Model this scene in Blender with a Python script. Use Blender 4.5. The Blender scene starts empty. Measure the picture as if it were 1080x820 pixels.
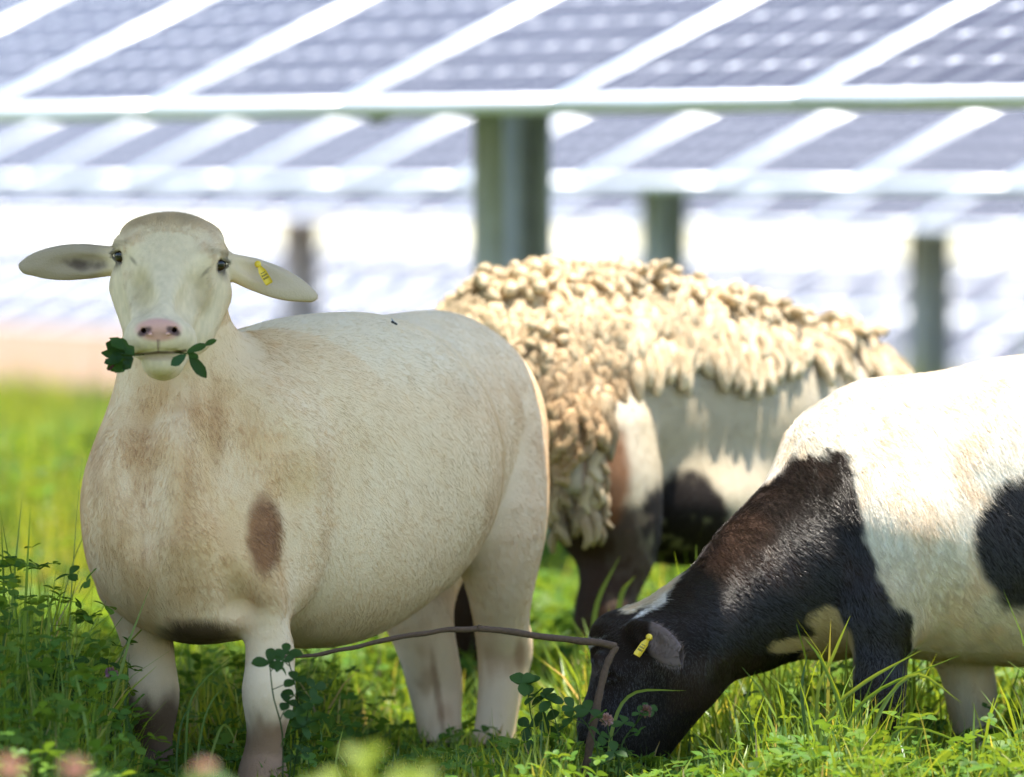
import bpy, math, random
import numpy as np

rng = np.random.default_rng(7)
random.seed(7)
scene = bpy.context.scene
COL = scene.collection
R = math.radians

# ------------------------------------------------------------------ camera geometry
F = 6000.0            # focal length in photo pixels (200 mm lens, 1080 px wide)
CAM_H = 0.815         # camera height, crouching photographer
HORIZON = 300.0       # photo row of the horizon

def P(px, py, d):
    """photo pixel + distance -> point in the meadow (metres)"""
    return np.array([(px - 540.0) / F * d, d, CAM_H + d * (HORIZON - py) / F])

def pix(p):
    p = np.atleast_2d(p)
    return 540 + F * p[:, 0] / p[:, 1], HORIZON - F * (p[:, 2] - CAM_H) / p[:, 1]

def ground_z(x, y):
    """gentle lumps of the pasture; dips a little far behind"""
    z = 0.018 * np.sin(x * 1.7 + y * 0.9) + 0.014 * np.sin(y * 2.3 - x * 1.1)
    return z * np.clip((np.abs(y) - 2) / 4, 0, 1)

def nrm(v):
    v = np.asarray(v, float)
    return v / np.maximum(np.linalg.norm(v, axis=-1, keepdims=True), 1e-9)
SUN = nrm(np.array([.16, -.06, .97]))      # towards the sun: high, to the right and a little this side of the flock

# ------------------------------------------------------------------ object helpers
def tag(o, label=None, cat=None, group=None, kind=None):
    if label: o['label'] = label
    if cat: o['category'] = cat
    if group: o['group'] = group
    if kind: o['kind'] = kind
    return o

def empty(name, loc=(0, 0, 0), rot=(0, 0, 0)):
    o = bpy.data.objects.new(name, None)
    o.empty_display_size = 0.1
    o.location = loc; o.rotation_euler = rot
    COL.objects.link(o)
    return o

def link(name, me, mat=None, parent=None, smooth=True):
    o = bpy.data.objects.new(name, me)
    COL.objects.link(o)
    if mat is not None:
        for m in (mat if isinstance(mat, (list, tuple)) else [mat]):
            me.materials.append(m)
    if parent is not None:
        o.parent = parent
        o.location = (0, 0, 0) if parent.parent else [-c for c in parent.location]     # meshes are built in world coordinates
    if smooth and len(me.polygons):
        me.polygons.foreach_set('use_smooth', np.ones(len(me.polygons), bool))
    return o

def np_mesh(name, verts, faces, col=None, uv=None, midx=None):
    """verts (n,3); faces: array (m,k) or list of such arrays"""
    if not isinstance(faces, list): faces = [faces]
    faces = [np.asarray(f, np.int32) for f in faces if len(f)]
    me = bpy.data.meshes.new(name)
    verts = np.asarray(verts, np.float32)
    me.vertices.add(len(verts)); me.vertices.foreach_set('co', verts.ravel())
    loops = np.concatenate([f.ravel() for f in faces])
    sizes = np.concatenate([np.full(len(f), f.shape[1], np.int32) for f in faces])
    starts = np.concatenate([[0], np.cumsum(sizes)[:-1]]).astype(np.int32)
    me.loops.add(len(loops)); me.loops.foreach_set('vertex_index', loops)
    me.polygons.add(len(sizes))
    me.polygons.foreach_set('loop_start', starts)
    me.polygons.foreach_set('loop_total', sizes)
    if midx is not None: me.polygons.foreach_set('material_index', np.asarray(midx, np.int32))
    if col is not None:
        a = me.attributes.new('col', 'FLOAT_COLOR', 'POINT')
        c = np.ones((len(verts), 4), np.float32); c[:, :3] = col
        a.data.foreach_set('color', c.ravel())
    if uv is not None:
        l = me.uv_layers.new(name='UVMap')
        l.data.foreach_set('uv', np.asarray(uv, np.float32)[loops].ravel())
    me.update(calc_edges=True); me.validate()
    return me

def nrm(v):
    v = np.asarray(v, float)
    return v / np.maximum(np.linalg.norm(v, axis=-1, keepdims=True), 1e-9)

def box_mb(V, Fc, c, ax, half):
    """append an oriented box: centre, 3x3 axes (rows), half sizes"""
    n = sum(len(v) for v in V)
    s = np.array([[x, y, z] for x in (-1, 1) for y in (-1, 1) for z in (-1, 1)], float)
    V.append(np.asarray(c) + (s * np.asarray(half)) @ np.asarray(ax))
    Fc.append(n + np.array([[0, 1, 3, 2], [4, 6, 7, 5], [0, 4, 5, 1], [2, 3, 7, 6], [0, 2, 6, 4], [1, 5, 7, 3]]))

def tube(pts, rad, seg=8, cap=True, flat=1.0):
    """swept tube: returns verts, quads"""
    pts = np.asarray(pts, float); n = len(pts)
    rad = np.broadcast_to(np.asarray(rad, float), (n,))
    t = nrm(np.gradient(pts, axis=0))
    up = np.array([0, 0, 1.0]) if abs(t[0, 2]) < .9 else np.array([1.0, 0, 0])
    V = []
    for i in range(n):
        s = nrm(np.cross(t[i], up)); u = np.cross(s, t[i]); up = u
        a = np.linspace(0, 2 * np.pi, seg, endpoint=False)
        V.append(pts[i] + rad[i] * (np.cos(a)[:, None] * s + flat * np.sin(a)[:, None] * u))
    V = np.concatenate(V)
    q = []
    for i in range(n - 1):
        for j in range(seg):
            k = (j + 1) % seg
            q.append((i * seg + j, i * seg + k, (i + 1) * seg + k, (i + 1) * seg + j))
    fs = [np.array(q)]
    if cap:
        fs.append(np.array([list(range(seg))[::-1], list(range((n - 1) * seg, n * seg))]))
    return V, fs

def spline(ctrl, n):
    """Catmull-Rom through control points (any width of row)"""
    c = np.asarray(ctrl, float)
    c = np.vstack([2 * c[0] - c[1], c, 2 * c[-1] - c[-2]])
    m = len(c) - 3
    u = np.linspace(0, m - 1e-6, n); i = u.astype(int); t = (u - i)[:, None]
    p0, p1, p2, p3 = c[i], c[i + 1], c[i + 2], c[i + 3]
    return .5 * (2 * p1 + (p2 - p0) * t + (2 * p0 - 5 * p1 + 4 * p2 - p3) * t ** 2 + (3 * p1 - p0 - 3 * p2 + p3) * t ** 3)

# ------------------------------------------------------------------ value noise
def _hash(i, j, k, seed):
    h = (i.astype(np.int64) * 374761393 + j.astype(np.int64) * 668265263 + k.astype(np.int64) * 2147483647 + seed * 1274126177) & 0xffffffff
    h = ((h ^ (h >> 13)) * 1274126177) & 0xffffffff
    h = ((h ^ (h >> 16)) * 2246822519) & 0xffffffff
    return ((h ^ (h >> 15)) & 0xffffff) / float(0xffffff)

def noise(p, scale, seed=0):
    q = np.asarray(p, float) * scale
    i = np.floor(q).astype(np.int64); f = q - i; f = f * f * (3 - 2 * f)
    out = 0
    for a in (0, 1):
        for b in (0, 1):
            for c in (0, 1):
                w = (f[:, 0] if a else 1 - f[:, 0]) * (f[:, 1] if b else 1 - f[:, 1]) * (f[:, 2] if c else 1 - f[:, 2])
                out = out + w * _hash(i[:, 0] + a, i[:, 1] + b, i[:, 2] + c, seed)
    return out

def fbm(p, scale, seed=0, oct=3):
    return sum(noise(p, scale * 2 ** o, seed + o) * .5 ** o for o in range(oct)) / sum(.5 ** o for o in range(oct))

def sstep(a, b, x):
    t = np.clip((x - a) / (b - a), 0, 1)
    return t * t * (3 - 2 * t)

# ------------------------------------------------------------------ implicit bodies
def frame_from(x, up=(0, 0, 1)):
    x = nrm(x); y = nrm(np.cross(up, x)); z = np.cross(x, y)
    return np.array([x, y, z])

class Body:
    """a smooth blend of round cones and ellipsoids, meshed as ONE surface"""
    def __init__(s): s.ops = []
    def cone(s, p0, r0, p1, r1, k=.03, sub=False):
        s.ops.append(('c', np.asarray(p0, float), r0, np.asarray(p1, float), r1, k, sub)); return s
    def chain(s, pts, k=.03):
        # one limb: centre line and radius run smoothly through the joints
        q = spline(np.array([[*a, r] for a, r in pts]), 3 * (len(pts) - 1) + 1) if len(pts) > 4 else np.array([[*a, r] for a, r in pts])
        for a, b in zip(q[:-1], q[1:]): s.cone(a[:3], a[3], b[:3], b[3], k)
        return s
    def ell(s, c, r, ax=None, k=.03, sub=False):
        s.ops.append(('e', np.asarray(c, float), np.asarray(r, float), np.eye(3) if ax is None else np.asarray(ax), None, k, sub)); return s
    def field(s, p_all):
        f_all = np.full(len(p_all), 10.0)
        for o in s.ops:
            if o[0] == 'c':
                m_ = max(o[2], o[4]) + o[5] + .06
                lo, hi = np.minimum(o[1], o[3]) - m_, np.maximum(o[1], o[3]) + m_
            else:
                m_ = o[2].max() + o[5] + .06
                lo, hi = o[1] - m_, o[1] + m_
            w_ = np.where(((p_all > lo) & (p_all < hi)).all(1))[0]
            if not len(w_): continue
            p = p_all[w_]; f = f_all[w_]
            if o[0] == 'c':
                _, a, ra, b, rb, k, sub = o
                ab = b - a; pa = p - a
                t = np.clip((pa @ ab) / (ab @ ab), 0, 1)
                d = np.linalg.norm(pa - t[:, None] * ab, axis=1) - (ra + (rb - ra) * t)
            else:
                _, c, r, ax, _, k, sub = o
                q = (p - c) @ ax.T
                k0 = np.linalg.norm(q / r, axis=1); k1 = np.linalg.norm(q / (r * r), axis=1)
                d = np.where(k0 < 1e-4, -r.min(), k0 * (k0 - 1) / np.maximum(k1, 1e-6))
            if sub:
                h = np.maximum(k - np.abs(f + d), 0) / k
                f_all[w_] = np.maximum(f, -d) + h * h * k * .25
            else:
                h = np.maximum(k - np.abs(f - d), 0) / k
                f_all[w_] = np.minimum(f, d) - h * h * k * .25
        return f_all
    def hit(s, px, py, d0=8.0, d1=10.2):
        # first surface met along the photographer's line of sight
        d = np.arange(d0, d1, .004)
        f = s.field(np.array([P(px, py, q) for q in d]))
        k = np.argmax(f < 0)
        return P(px, py, d[k]) if (f < 0).any() else P(px, py, d1)
    def groove(s, pts, r, k, out=.004):
        h = [s.hit(x, y) - np.array([0, out, 0]) for x, y in pts]
        for a, b in zip(h[:-1], h[1:]): s.cone(a, r, b, r, k, sub=True)
    def mesh(s, xs, ys, zs):
        nx, ny, nz = len(xs), len(ys), len(zs)
        B = 4
        cx, cy, cz = xs[B // 2::B], ys[B // 2::B], zs[B // 2::B]
        g = np.stack(np.meshgrid(cx, cy, cz, indexing='ij'), -1).reshape(-1, 3)
        fc = s.field(g).reshape(len(cx), len(cy), len(cz)).astype(np.float32)
        def rep(a):
            a = np.repeat(np.repeat(np.repeat(a, B, 0), B, 1), B, 2)
            pad = [(0, max(0, n - m)) for n, m in zip((nx, ny, nz), a.shape)]
            return np.pad(a, pad, mode='edge')[:nx, :ny, :nz]
        Fd = rep(fc).copy()
        step = max(np.diff(xs).max(), np.diff(ys).max(), np.diff(zs).max())
        act = np.argwhere(rep(np.abs(fc) < step * B * 1.25 + .006))
        pts = np.stack([xs[act[:, 0]], ys[act[:, 1]], zs[act[:, 2]]], -1)
        vals = np.concatenate([s.field(c) for c in np.array_split(pts, max(1, len(pts) // 200000))])
        Fd[act[:, 0], act[:, 1], act[:, 2]] = vals
        return surface_nets(Fd, xs, ys, zs, s)

def surface_nets(Fd, xs, ys, zs, body=None):
    S = Fd < 0
    nx, ny, nz = Fd.shape
    cnt = np.zeros((nx - 1, ny - 1, nz - 1), np.int8)
    for a in (0, 1):
        for b in (0, 1):
            for c in (0, 1):
                cnt += S[a:nx - 1 + a, b:ny - 1 + b, c:nz - 1 + c]
    act = (cnt > 0) & (cnt < 8)
    idx = np.full(act.shape, -1, np.int32)
    cells = np.argwhere(act)
    idx[act] = np.arange(len(cells))
    acc = np.zeros((len(cells), 3)); n = np.zeros(len(cells))
    corner = [(a, b, c) for a in (0, 1) for b in (0, 1) for c in (0, 1)]
    def val(o): return Fd[cells[:, 0] + o[0], cells[:, 1] + o[1], cells[:, 2] + o[2]].astype(float)
    def pos(o): return np.stack([xs[cells[:, 0] + o[0]], ys[cells[:, 1] + o[1]], zs[cells[:, 2] + o[2]]], -1)
    for a in corner:
        for ax in range(3):
            if a[ax]: continue
            b = list(a); b[ax] = 1; b = tuple(b)
            va, vb = val(a), val(b)
            m = (va < 0) != (vb < 0)
            t = np.where(m, va / np.where(m, va - vb, 1), 0)
            acc += np.where(m[:, None], pos(a) + t[:, None] * (pos(b) - pos(a)), 0); n += m
    V = acc / n[:, None]
    quads = []
    for ax in range(3):
        lo = [slice(0, None)] * 3; hi = [slice(0, None)] * 3
        lo[ax] = slice(0, -1); hi[ax] = slice(1, None)
        d = S[tuple(lo)].astype(np.int8) - S[tuple(hi)].astype(np.int8)
        o1, o2 = (ax + 1) % 3, (ax + 2) % 3
        e = np.argwhere(d != 0)
        e = e[(e[:, o1] > 0) & (e[:, o2] > 0) & (e[:, o1] < Fd.shape[o1] - 1) & (e[:, o2] < Fd.shape[o2] - 1)]
        sg = d[e[:, 0], e[:, 1], e[:, 2]]
        def cell(da, db):
            c = e.copy(); c[:, o1] -= da; c[:, o2] -= db
            return idx[c[:, 0], c[:, 1], c[:, 2]]
        q = np.stack([cell(1, 1), cell(0, 1), cell(0, 0), cell(1, 0)], -1)
        q[sg < 0] = q[sg < 0][:, ::-1]
        quads.append(q)
    Q = np.concatenate(quads); Q = Q[(Q >= 0).all(1)]
    if body is not None:                       # settle the vertices on the surface
        for _ in range(2):
            h = 1e-3
            f0 = body.field(V)
            G = np.stack([body.field(V + np.eye(3)[i] * h) - body.field(V - np.eye(3)[i] * h) for i in range(3)], -1) / (2 * h)
            V = V - np.clip(f0, -.003, .003)[:, None] * G / np.maximum((G * G).sum(1), .25)[:, None] * .8
    return V, Q

def axis(*spans):
    """non-uniform axis: (start, step), (start, step), ..., (end,)"""
    out = []
    for (a, st), nxt in zip(spans[:-1], spans[1:]):
        n = max(1, round((nxt[0] - a) / st)); out.append(np.linspace(a, nxt[0], n, endpoint=False))
    return np.concatenate(out + [[spans[-1][0]]])

def tri_sample(V, Q, n, weight=None, r=rng):
    T = np.concatenate([Q[:, [0, 1, 2]], Q[:, [0, 2, 3]]])
    a, b, c = V[T[:, 0]], V[T[:, 1]], V[T[:, 2]]
    cr = np.cross(b - a, c - a); ar = np.linalg.norm(cr, axis=1)
    nn = cr / np.maximum(ar, 1e-12)[:, None]
    if weight is not None: ar = ar * weight((a + b + c) / 3, nn)
    i = r.choice(len(T), n, p=ar / ar.sum())
    u, v = r.random(n), r.random(n); m = u + v > 1; u[m], v[m] = 1 - u[m], 1 - v[m]
    return a[i] + u[:, None] * (b[i] - a[i]) + v[:, None] * (c[i] - a[i]), nn[i]

def vert_normals(V, Q):
    n = np.zeros_like(V)
    fn = np.cross(V[Q[:, 2]] - V[Q[:, 0]], V[Q[:, 3]] - V[Q[:, 1]])
    for k in range(4): np.add.at(n, Q[:, k], fn)
    return nrm(n)

def hair(name, pts, rad, col, mat, parent):
    """pts (n,k,3) strands, rad (n,k), col (n,3): a coat of real strands"""
    n, k = pts.shape[:2]
    hc = bpy.data.hair_curves.new(name)
    hc.add_curves([k] * n)
    hc.position_data.foreach_set('vector', pts.astype(np.float32).ravel())
    a = hc.attributes.get('radius') or hc.attributes.new('radius', 'FLOAT', 'POINT')
    a.data.foreach_set('value', rad.astype(np.float32).ravel())
    a = hc.attributes.new('col', 'FLOAT_COLOR', 'CURVE')
    c = np.ones((n, 4), np.float32); c[:, :3] = col
    a.data.foreach_set('color', c.ravel())
    hc.materials.append(mat)
    o = bpy.data.objects.new(name, hc); COL.objects.link(o)
    o.parent = parent; o.location = [-v for v in parent.location]
    return o

def fur(name, V, Q, n, length, flow, colour, mat, parent, rad=.00022, lift=.35, jitter=.25, weight=None, seed=1):
    r = np.random.default_rng(seed)
    p, nn = tri_sample(V, Q, n, weight, r)
    fl = flow(p); fl = fl - (fl * nn).sum(1)[:, None] * nn; fl = nrm(fl)
    clump = np.stack([noise(p, 55, seed + 9 + i) - .5 for i in range(3)], -1) * 1.1
    big = np.stack([noise(p, 16, seed + 19 + i) - .5 for i in range(3)], -1) * .6
    d = fl + clump * jitter * 2 + big * jitter * 2 + r.normal(0, jitter * .5, p.shape)
    d = d - (d * nn).sum(1)[:, None] * nn
    L = length(p) * (.65 + .6 * r.random(n))
    li = lift * (.6 + .8 * r.random(n))
    K = 4
    t = np.linspace(0, 1, K)
    pts = p[:, None] - nn[:, None] * .001 + L[:, None, None] * (t[None, :, None] * (d + li[:, None] * nn)[:, None] - (t ** 2)[None, :, None] * (.55 * li)[:, None, None] * nn[:, None])
    R_ = rad * (.7 + .6 * r.random(n))[:, None] * (1 - .8 * t ** 1.5)[None]
    c = colour(p, nn) * (.90 + .18 * r.random(n))[:, None] * (.84 + .32 * fbm(p * [1, 1, .5], 48, seed + 40))[:, None]
    return hair(name, pts, R_, np.clip(c, 0, 1), mat, parent)
# ------------------------------------------------------------------ materials
class NT:
    def __init__(s, name):
        s.m = bpy.data.materials.new(name); s.m.use_nodes = True
        s.t = s.m.node_tree; s.t.nodes.clear()
        s.out = s.n('OutputMaterial')
    def n(s, typ, **kw):
        nd = s.t.nodes.new('ShaderNode' + typ)
        for k, v in kw.items():
            if k in nd.inputs: s.set(nd, k, v)
            else: setattr(nd, k, v)
        return nd
    def set(s, nd, k, v):
        if hasattr(v, 'links') or isinstance(v, bpy.types.NodeSocket): s.t.links.new(v, nd.inputs[k])
        else: nd.inputs[k].default_value = v
    def math(s, op, a, b=0.0, c=0.0):
        nd = s.n('Math', operation=op)
        for i, v in enumerate((a, b, c)): s.set(nd, i, v)
        return nd.outputs[0]
    def mix(s, fac, a, b, blend='MIX'):
        nd = s.n('Mix', data_type='RGBA', blend_type=blend)
        for i, v in ((0, fac), (6, a), (7, b)):
            s.set(nd, i, v if not isinstance(v, tuple) or len(v) == 4 else (*v, 1))
        return nd.outputs[2]
    def noise(s, scale, detail=3, vec=None, rough=.55):
        nd = s.n('TexNoise'); nd.inputs['Scale'].default_value = scale; nd.inputs['Detail'].default_value = detail
        nd.inputs['Roughness'].default_value = rough
        if vec is None:
            vec = s.n('TexCoord').outputs['Object']
        s.t.links.new(vec, nd.inputs['Vector'])
        return nd.outputs['Fac']
    def ramp(s, fac, stops):
        nd = s.n('ValToRGB'); s.t.links.new(fac, nd.inputs[0])
        e = nd.color_ramp.elements
        while len(e) < len(stops): e.new(.5)
        for el, (p, c) in zip(e, stops): el.position = p; el.color = (*c, 1) if len(c) == 3 else c
        return nd.outputs[0]
    def attr(s, name='col'):
        return s.n('Attribute', attribute_name=name).outputs['Color']
    def pbr(s, col, rough=.6, metal=0.0, bump=None, bstr=.3, bdist=.002, **kw):
        b = s.n('BsdfPrincipled')
        s.set(b, 'Base Color', col if not isinstance(col, tuple) else (*col, 1))
        s.set(b, 'Roughness', rough); s.set(b, 'Metallic', metal)
        for k, v in kw.items(): s.set(b, k.replace('_', ' '), v)
        if bump is not None:
            bn = s.n('Bump'); bn.inputs['Strength'].default_value = bstr; bn.inputs['Distance'].default_value = bdist
            s.t.links.new(bump, bn.inputs['Height']); s.t.links.new(bn.outputs[0], b.inputs['Normal'])
        return b
    def done(s, sh):
        s.t.links.new(sh.outputs[0], s.out.inputs[0]); return s.m

def m_plain(name, col, rough=.6, metal=0.0, nscale=40, var=.25, bump=.2, **kw):
    t = NT(name)
    f = t.noise(nscale, 4)
    c = t.mix(f, tuple(v * (1 - var) for v in col), tuple(min(1, v * (1 + var)) for v in col))
    return t.done(t.pbr(c, rough, metal, bump=f, bstr=bump, **kw))

def m_skin(name, rough=.75, sheen=0.3):
    t = NT(name)
    f = t.noise(320, 3); g = t.noise(60, 3)
    c = t.mix(t.math('MULTIPLY', f, .5), t.attr(), (0.0, 0.0, 0.0), 'MULTIPLY')
    c = t.mix(.25, t.attr(), t.mix(g, (.75, .75, .75), (1, 1, 1)), 'MULTIPLY')
    return t.done(t.pbr(c, rough, bump=f, bstr=.35, bdist=.003, **{'Specular IOR Level': .15}))

def m_hair(name, trans=.3, gloss=.06, grough=.35):
    t = NT(name)
    c = t.attr()
    d = t.n('BsdfDiffuse'); t.set(d, 'Color', c)
    tr = t.n('BsdfTranslucent'); t.set(tr, 'Color', c)
    mx = t.n('MixShader'); mx.inputs[0].default_value = trans
    t.t.links.new(d.outputs[0], mx.inputs[1]); t.t.links.new(tr.outputs[0], mx.inputs[2])
    g = t.n('BsdfGlossy'); g.inputs['Roughness'].default_value = grough; g.inputs['Color'].default_value = (1, .97, .93, 1)
    m2 = t.n('MixShader'); m2.inputs[0].default_value = gloss
    t.t.links.new(mx.outputs[0], m2.inputs[1]); t.t.links.new(g.outputs[0], m2.inputs[2])
    return t.done(m2)

def m_leaf(name, trans=.45, gloss=.05, rough=.4, bump=None):
    """thin leaf: colour from its own attribute, light passing through it yellower"""
    t = NT(name)
    c = t.attr()
    d = t.n('BsdfDiffuse'); t.set(d, 'Color', c)
    tr = t.n('BsdfTranslucent'); t.set(tr, 'Color', t.mix(1.0, c, (1.5, 1.15, .6), 'MULTIPLY'))
    mx = t.n('MixShader'); mx.inputs[0].default_value = trans
    t.t.links.new(d.outputs[0], mx.inputs[1]); t.t.links.new(tr.outputs[0], mx.inputs[2])
    g = t.n('BsdfGlossy'); g.inputs['Roughness'].default_value = rough
    m2 = t.n('MixShader'); m2.inputs[0].default_value = gloss
    t.t.links.new(mx.outputs[0], m2.inputs[1]); t.t.links.new(g.outputs[0], m2.inputs[2])
    return t.done(m2)

def m_cells():
    """mono cells under glass: 6 x 10 pseudo-square cells, white backsheet in the corners"""
    t = NT('solar_cells')
    uv = t.n('TexCoord').outputs['UV']
    sp = t.n('SeparateXYZ'); t.t.links.new(uv, sp.inputs[0])
    def cell(v, n):
        f = t.math('FRACT', t.math('MULTIPLY', v, n))
        return t.math('ABSOLUTE', t.math('SUBTRACT', f, .5))
    u, v = cell(sp.outputs[0], 6), cell(sp.outputs[1], 10)
    gap = t.math('GREATER_THAN', t.math('MAXIMUM', u, v), .487)
    cor = t.math('GREATER_THAN', t.math('ADD', u, v), .87)
    back = t.math('MAXIMUM', gap, cor)
    rim = t.math('GREATER_THAN', t.math('MAXIMUM', t.math('ABSOLUTE', t.math('SUBTRACT', sp.outputs[0], .5)), t.math('MULTIPLY', sp.outputs[1], -500.0)), .5)
    bus = t.math('LESS_THAN', t.math('ABSOLUTE', t.math('SUBTRACT', t.math('FRACT', t.math('MULTIPLY', sp.outputs[0], 18)), .5)), .03)
    vn = t.n('TexVoronoi'); vn.inputs['Scale'].default_value = 1
    mp = t.n('Mapping'); mp.inputs['Scale'].default_value = (6, 10, 1); t.t.links.new(uv, mp.inputs[0])
    wn = t.n('TexWhiteNoise', noise_dimensions='2D'); fl = t.n('VectorMath', operation='FLOOR')
    t.t.links.new(mp.outputs[0], fl.inputs[0]); t.t.links.new(fl.outputs[0], wn.inputs['Vector'])
    cell_c = t.mix(wn.outputs['Value'], (.022, .023, .040), (.031, .032, .052))
    c = t.mix(bus, cell_c, (.25, .26, .3)); c = t.mix(back, c, (.50, .51, .55)); c = t.mix(rim, c, (.74, .75, .76))
    dust = t.noise(3.0, 5)
    c = t.mix(t.math('MULTIPLY', dust, .10), c, (.5, .48, .45))
    return t.done(t.pbr(c, t.math('ADD', t.math('MULTIPLY', dust, .12), .08), IOR=1.065))

M = {}
def build_materials():
    M['skin'] = m_skin('sheep_skin')
    M['hair'] = m_hair('pale_hair', .32, .04)
    M['dark_hair'] = m_hair('dark_hair', .08, .07, .3)
    M['wool'] = m_hair('wool', .35, .02)
    M['alu'] = m_plain('anodised_aluminium', (.82, .83, .84), .38, .35, 12, .06, .03)
    M['steel'] = m_plain('galvanised_steel', (.40, .41, .42), .55, .1, 9, .35, .12)
    M['cells'] = m_cells()
    M['backsheet'] = m_plain('backsheet', (.75, .75, .74), .6, 0, 5, .05, .02)
    M['leaf'] = m_leaf('grass_leaf', .58, .03, .42)
    M['clover'] = m_leaf('clover_leaf', .48, .012, .5)
    M['eye'] = NT('x') and None
    t = NT('sheep_eye')
    M['eye'] = t.done(t.pbr(t.attr(), .12, Coat_Weight=.25, Coat_Roughness=.02, **{'Specular IOR Level': .3}))
    M['tag'] = m_plain('yellow_tag_plastic', (.78, .52, .03), .42, 0, 60, .06, .03)
    M['ink'] = m_plain('tag_ink', (.12, .09, .03), .6)
    M['twig'] = m_plain('dry_stem_bark', (.080, .043, .022), .85, 0, 180, .5, .8)
    M['fly'] = m_plain('fly_body', (.012, .012, .013), .3)
    M['wing'] = m_plain('fly_wing', (.3, .3, .3), .2, 0)
    t = NT('meadow_soil')
    ob = t.n('TexCoord').outputs['Object']
    sp = t.n('SeparateXYZ'); t.t.links.new(ob, sp.inputs[0])
    n1 = t.noise(1.3, 5, ob); n2 = t.noise(14, 5, ob); n3 = t.noise(90, 3, ob)
    green = t.mix(n2, (.045, .085, .014), (.11, .16, .025))
    green = t.mix(t.math('MULTIPLY', n3, .45), green, (.10, .085, .04))
    tan = t.mix(n2, (.19, .108, .066), (.25, .15, .095)); tan = t.mix(t.math('MULTIPLY', n1, .4), tan, (.12, .11, .045))
    edge = t.math('ADD', sp.outputs[1], t.math('MULTIPLY', t.math('SUBTRACT', n1, .5), 14.0))
    k = t.n('MapRange'); k.inputs['From Min'].default_value = 30; k.inputs['From Max'].default_value = 36
    t.t.links.new(edge, k.inputs['Value'])
    M['soil'] = t.done(t.pbr(t.mix(k.outputs[0], green, tan), .95, bump=n3, bstr=.6, bdist=.02))
build_materials()
# ------------------------------------------------------------------ solar tables
YAW, TILT = R(57), R(24.6)
MW, ML, GAP = .988, 1.66, .0006
ROW = np.array([math.cos(YAW), -math.sin(YAW), 0.018 * -1.0])      # along the row, to the right and nearer; rises gently to the left
ROW = nrm(ROW)
UPH = np.array([math.sin(YAW), math.cos(YAW), 0.0])
UPS = nrm(math.cos(TILT) * UPH + np.array([0, 0, math.sin(TILT)]))
NOR = nrm(np.cross(ROW, UPS))
if NOR[2] < 0: NOR = -NOR

def row_s(px, d0):
    """distance along a row at which its lower edge crosses photo column px"""
    xi = (px - 540) / F
    return xi * d0 / (math.cos(YAW) + xi * math.sin(YAW))

def module_meshes(ML=ML, nv=10):
    fw, fh = .044, .036
    V, Fc = [], []
    I = np.eye(3)
    box_mb(V, Fc, (0, fw / 2, 0), I, (MW / 2, fw / 2, fh / 2))
    box_mb(V, Fc, (0, ML - fw / 2, 0), I, (MW / 2, fw / 2, fh / 2))
    for s in (-1, 1):
        box_mb(V, Fc, (s * (MW / 2 - fw / 2), ML / 2, 0), I, (fw / 2, ML / 2 - fw - .0005, fh / 2 - .0006))
    fr = np_mesh('module_frame', np.concatenate(V), np.concatenate(Fc)); fr.materials.append(M['alu'])
    w, a, b = MW / 2 - fw, fw, ML - fw
    z = fh / 2 - .006
    V = np.array([[-w, a, z], [w, a, z], [w, b, z], [-w, b, z], [-w, a, z - .006], [w, a, z - .006], [w, b, z - .006], [-w, b, z - .006]])
    m = .012
    uv = np.array([[-m, -m / 2], [1 + m, -m / 2], [1 + m, nv / 10 + m / 2], [-m, nv / 10 + m / 2]] * 2)
    gl = np_mesh('module_glass', V, np.array([[0, 1, 2, 3], [7, 6, 5, 4]]), uv=uv, midx=[0, 1])
    gl.materials.append(M['cells']); gl.materials.append(M['backsheet'])
    return fr, gl
MODULES = {ML: module_meshes(), 1.2: module_meshes(1.2, 7)}

from mathutils import Matrix
def rot_of(ax):
    return Matrix([[ax[0][i], ax[1][i], ax[2][i]] for i in range(3)]).to_euler()

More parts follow.
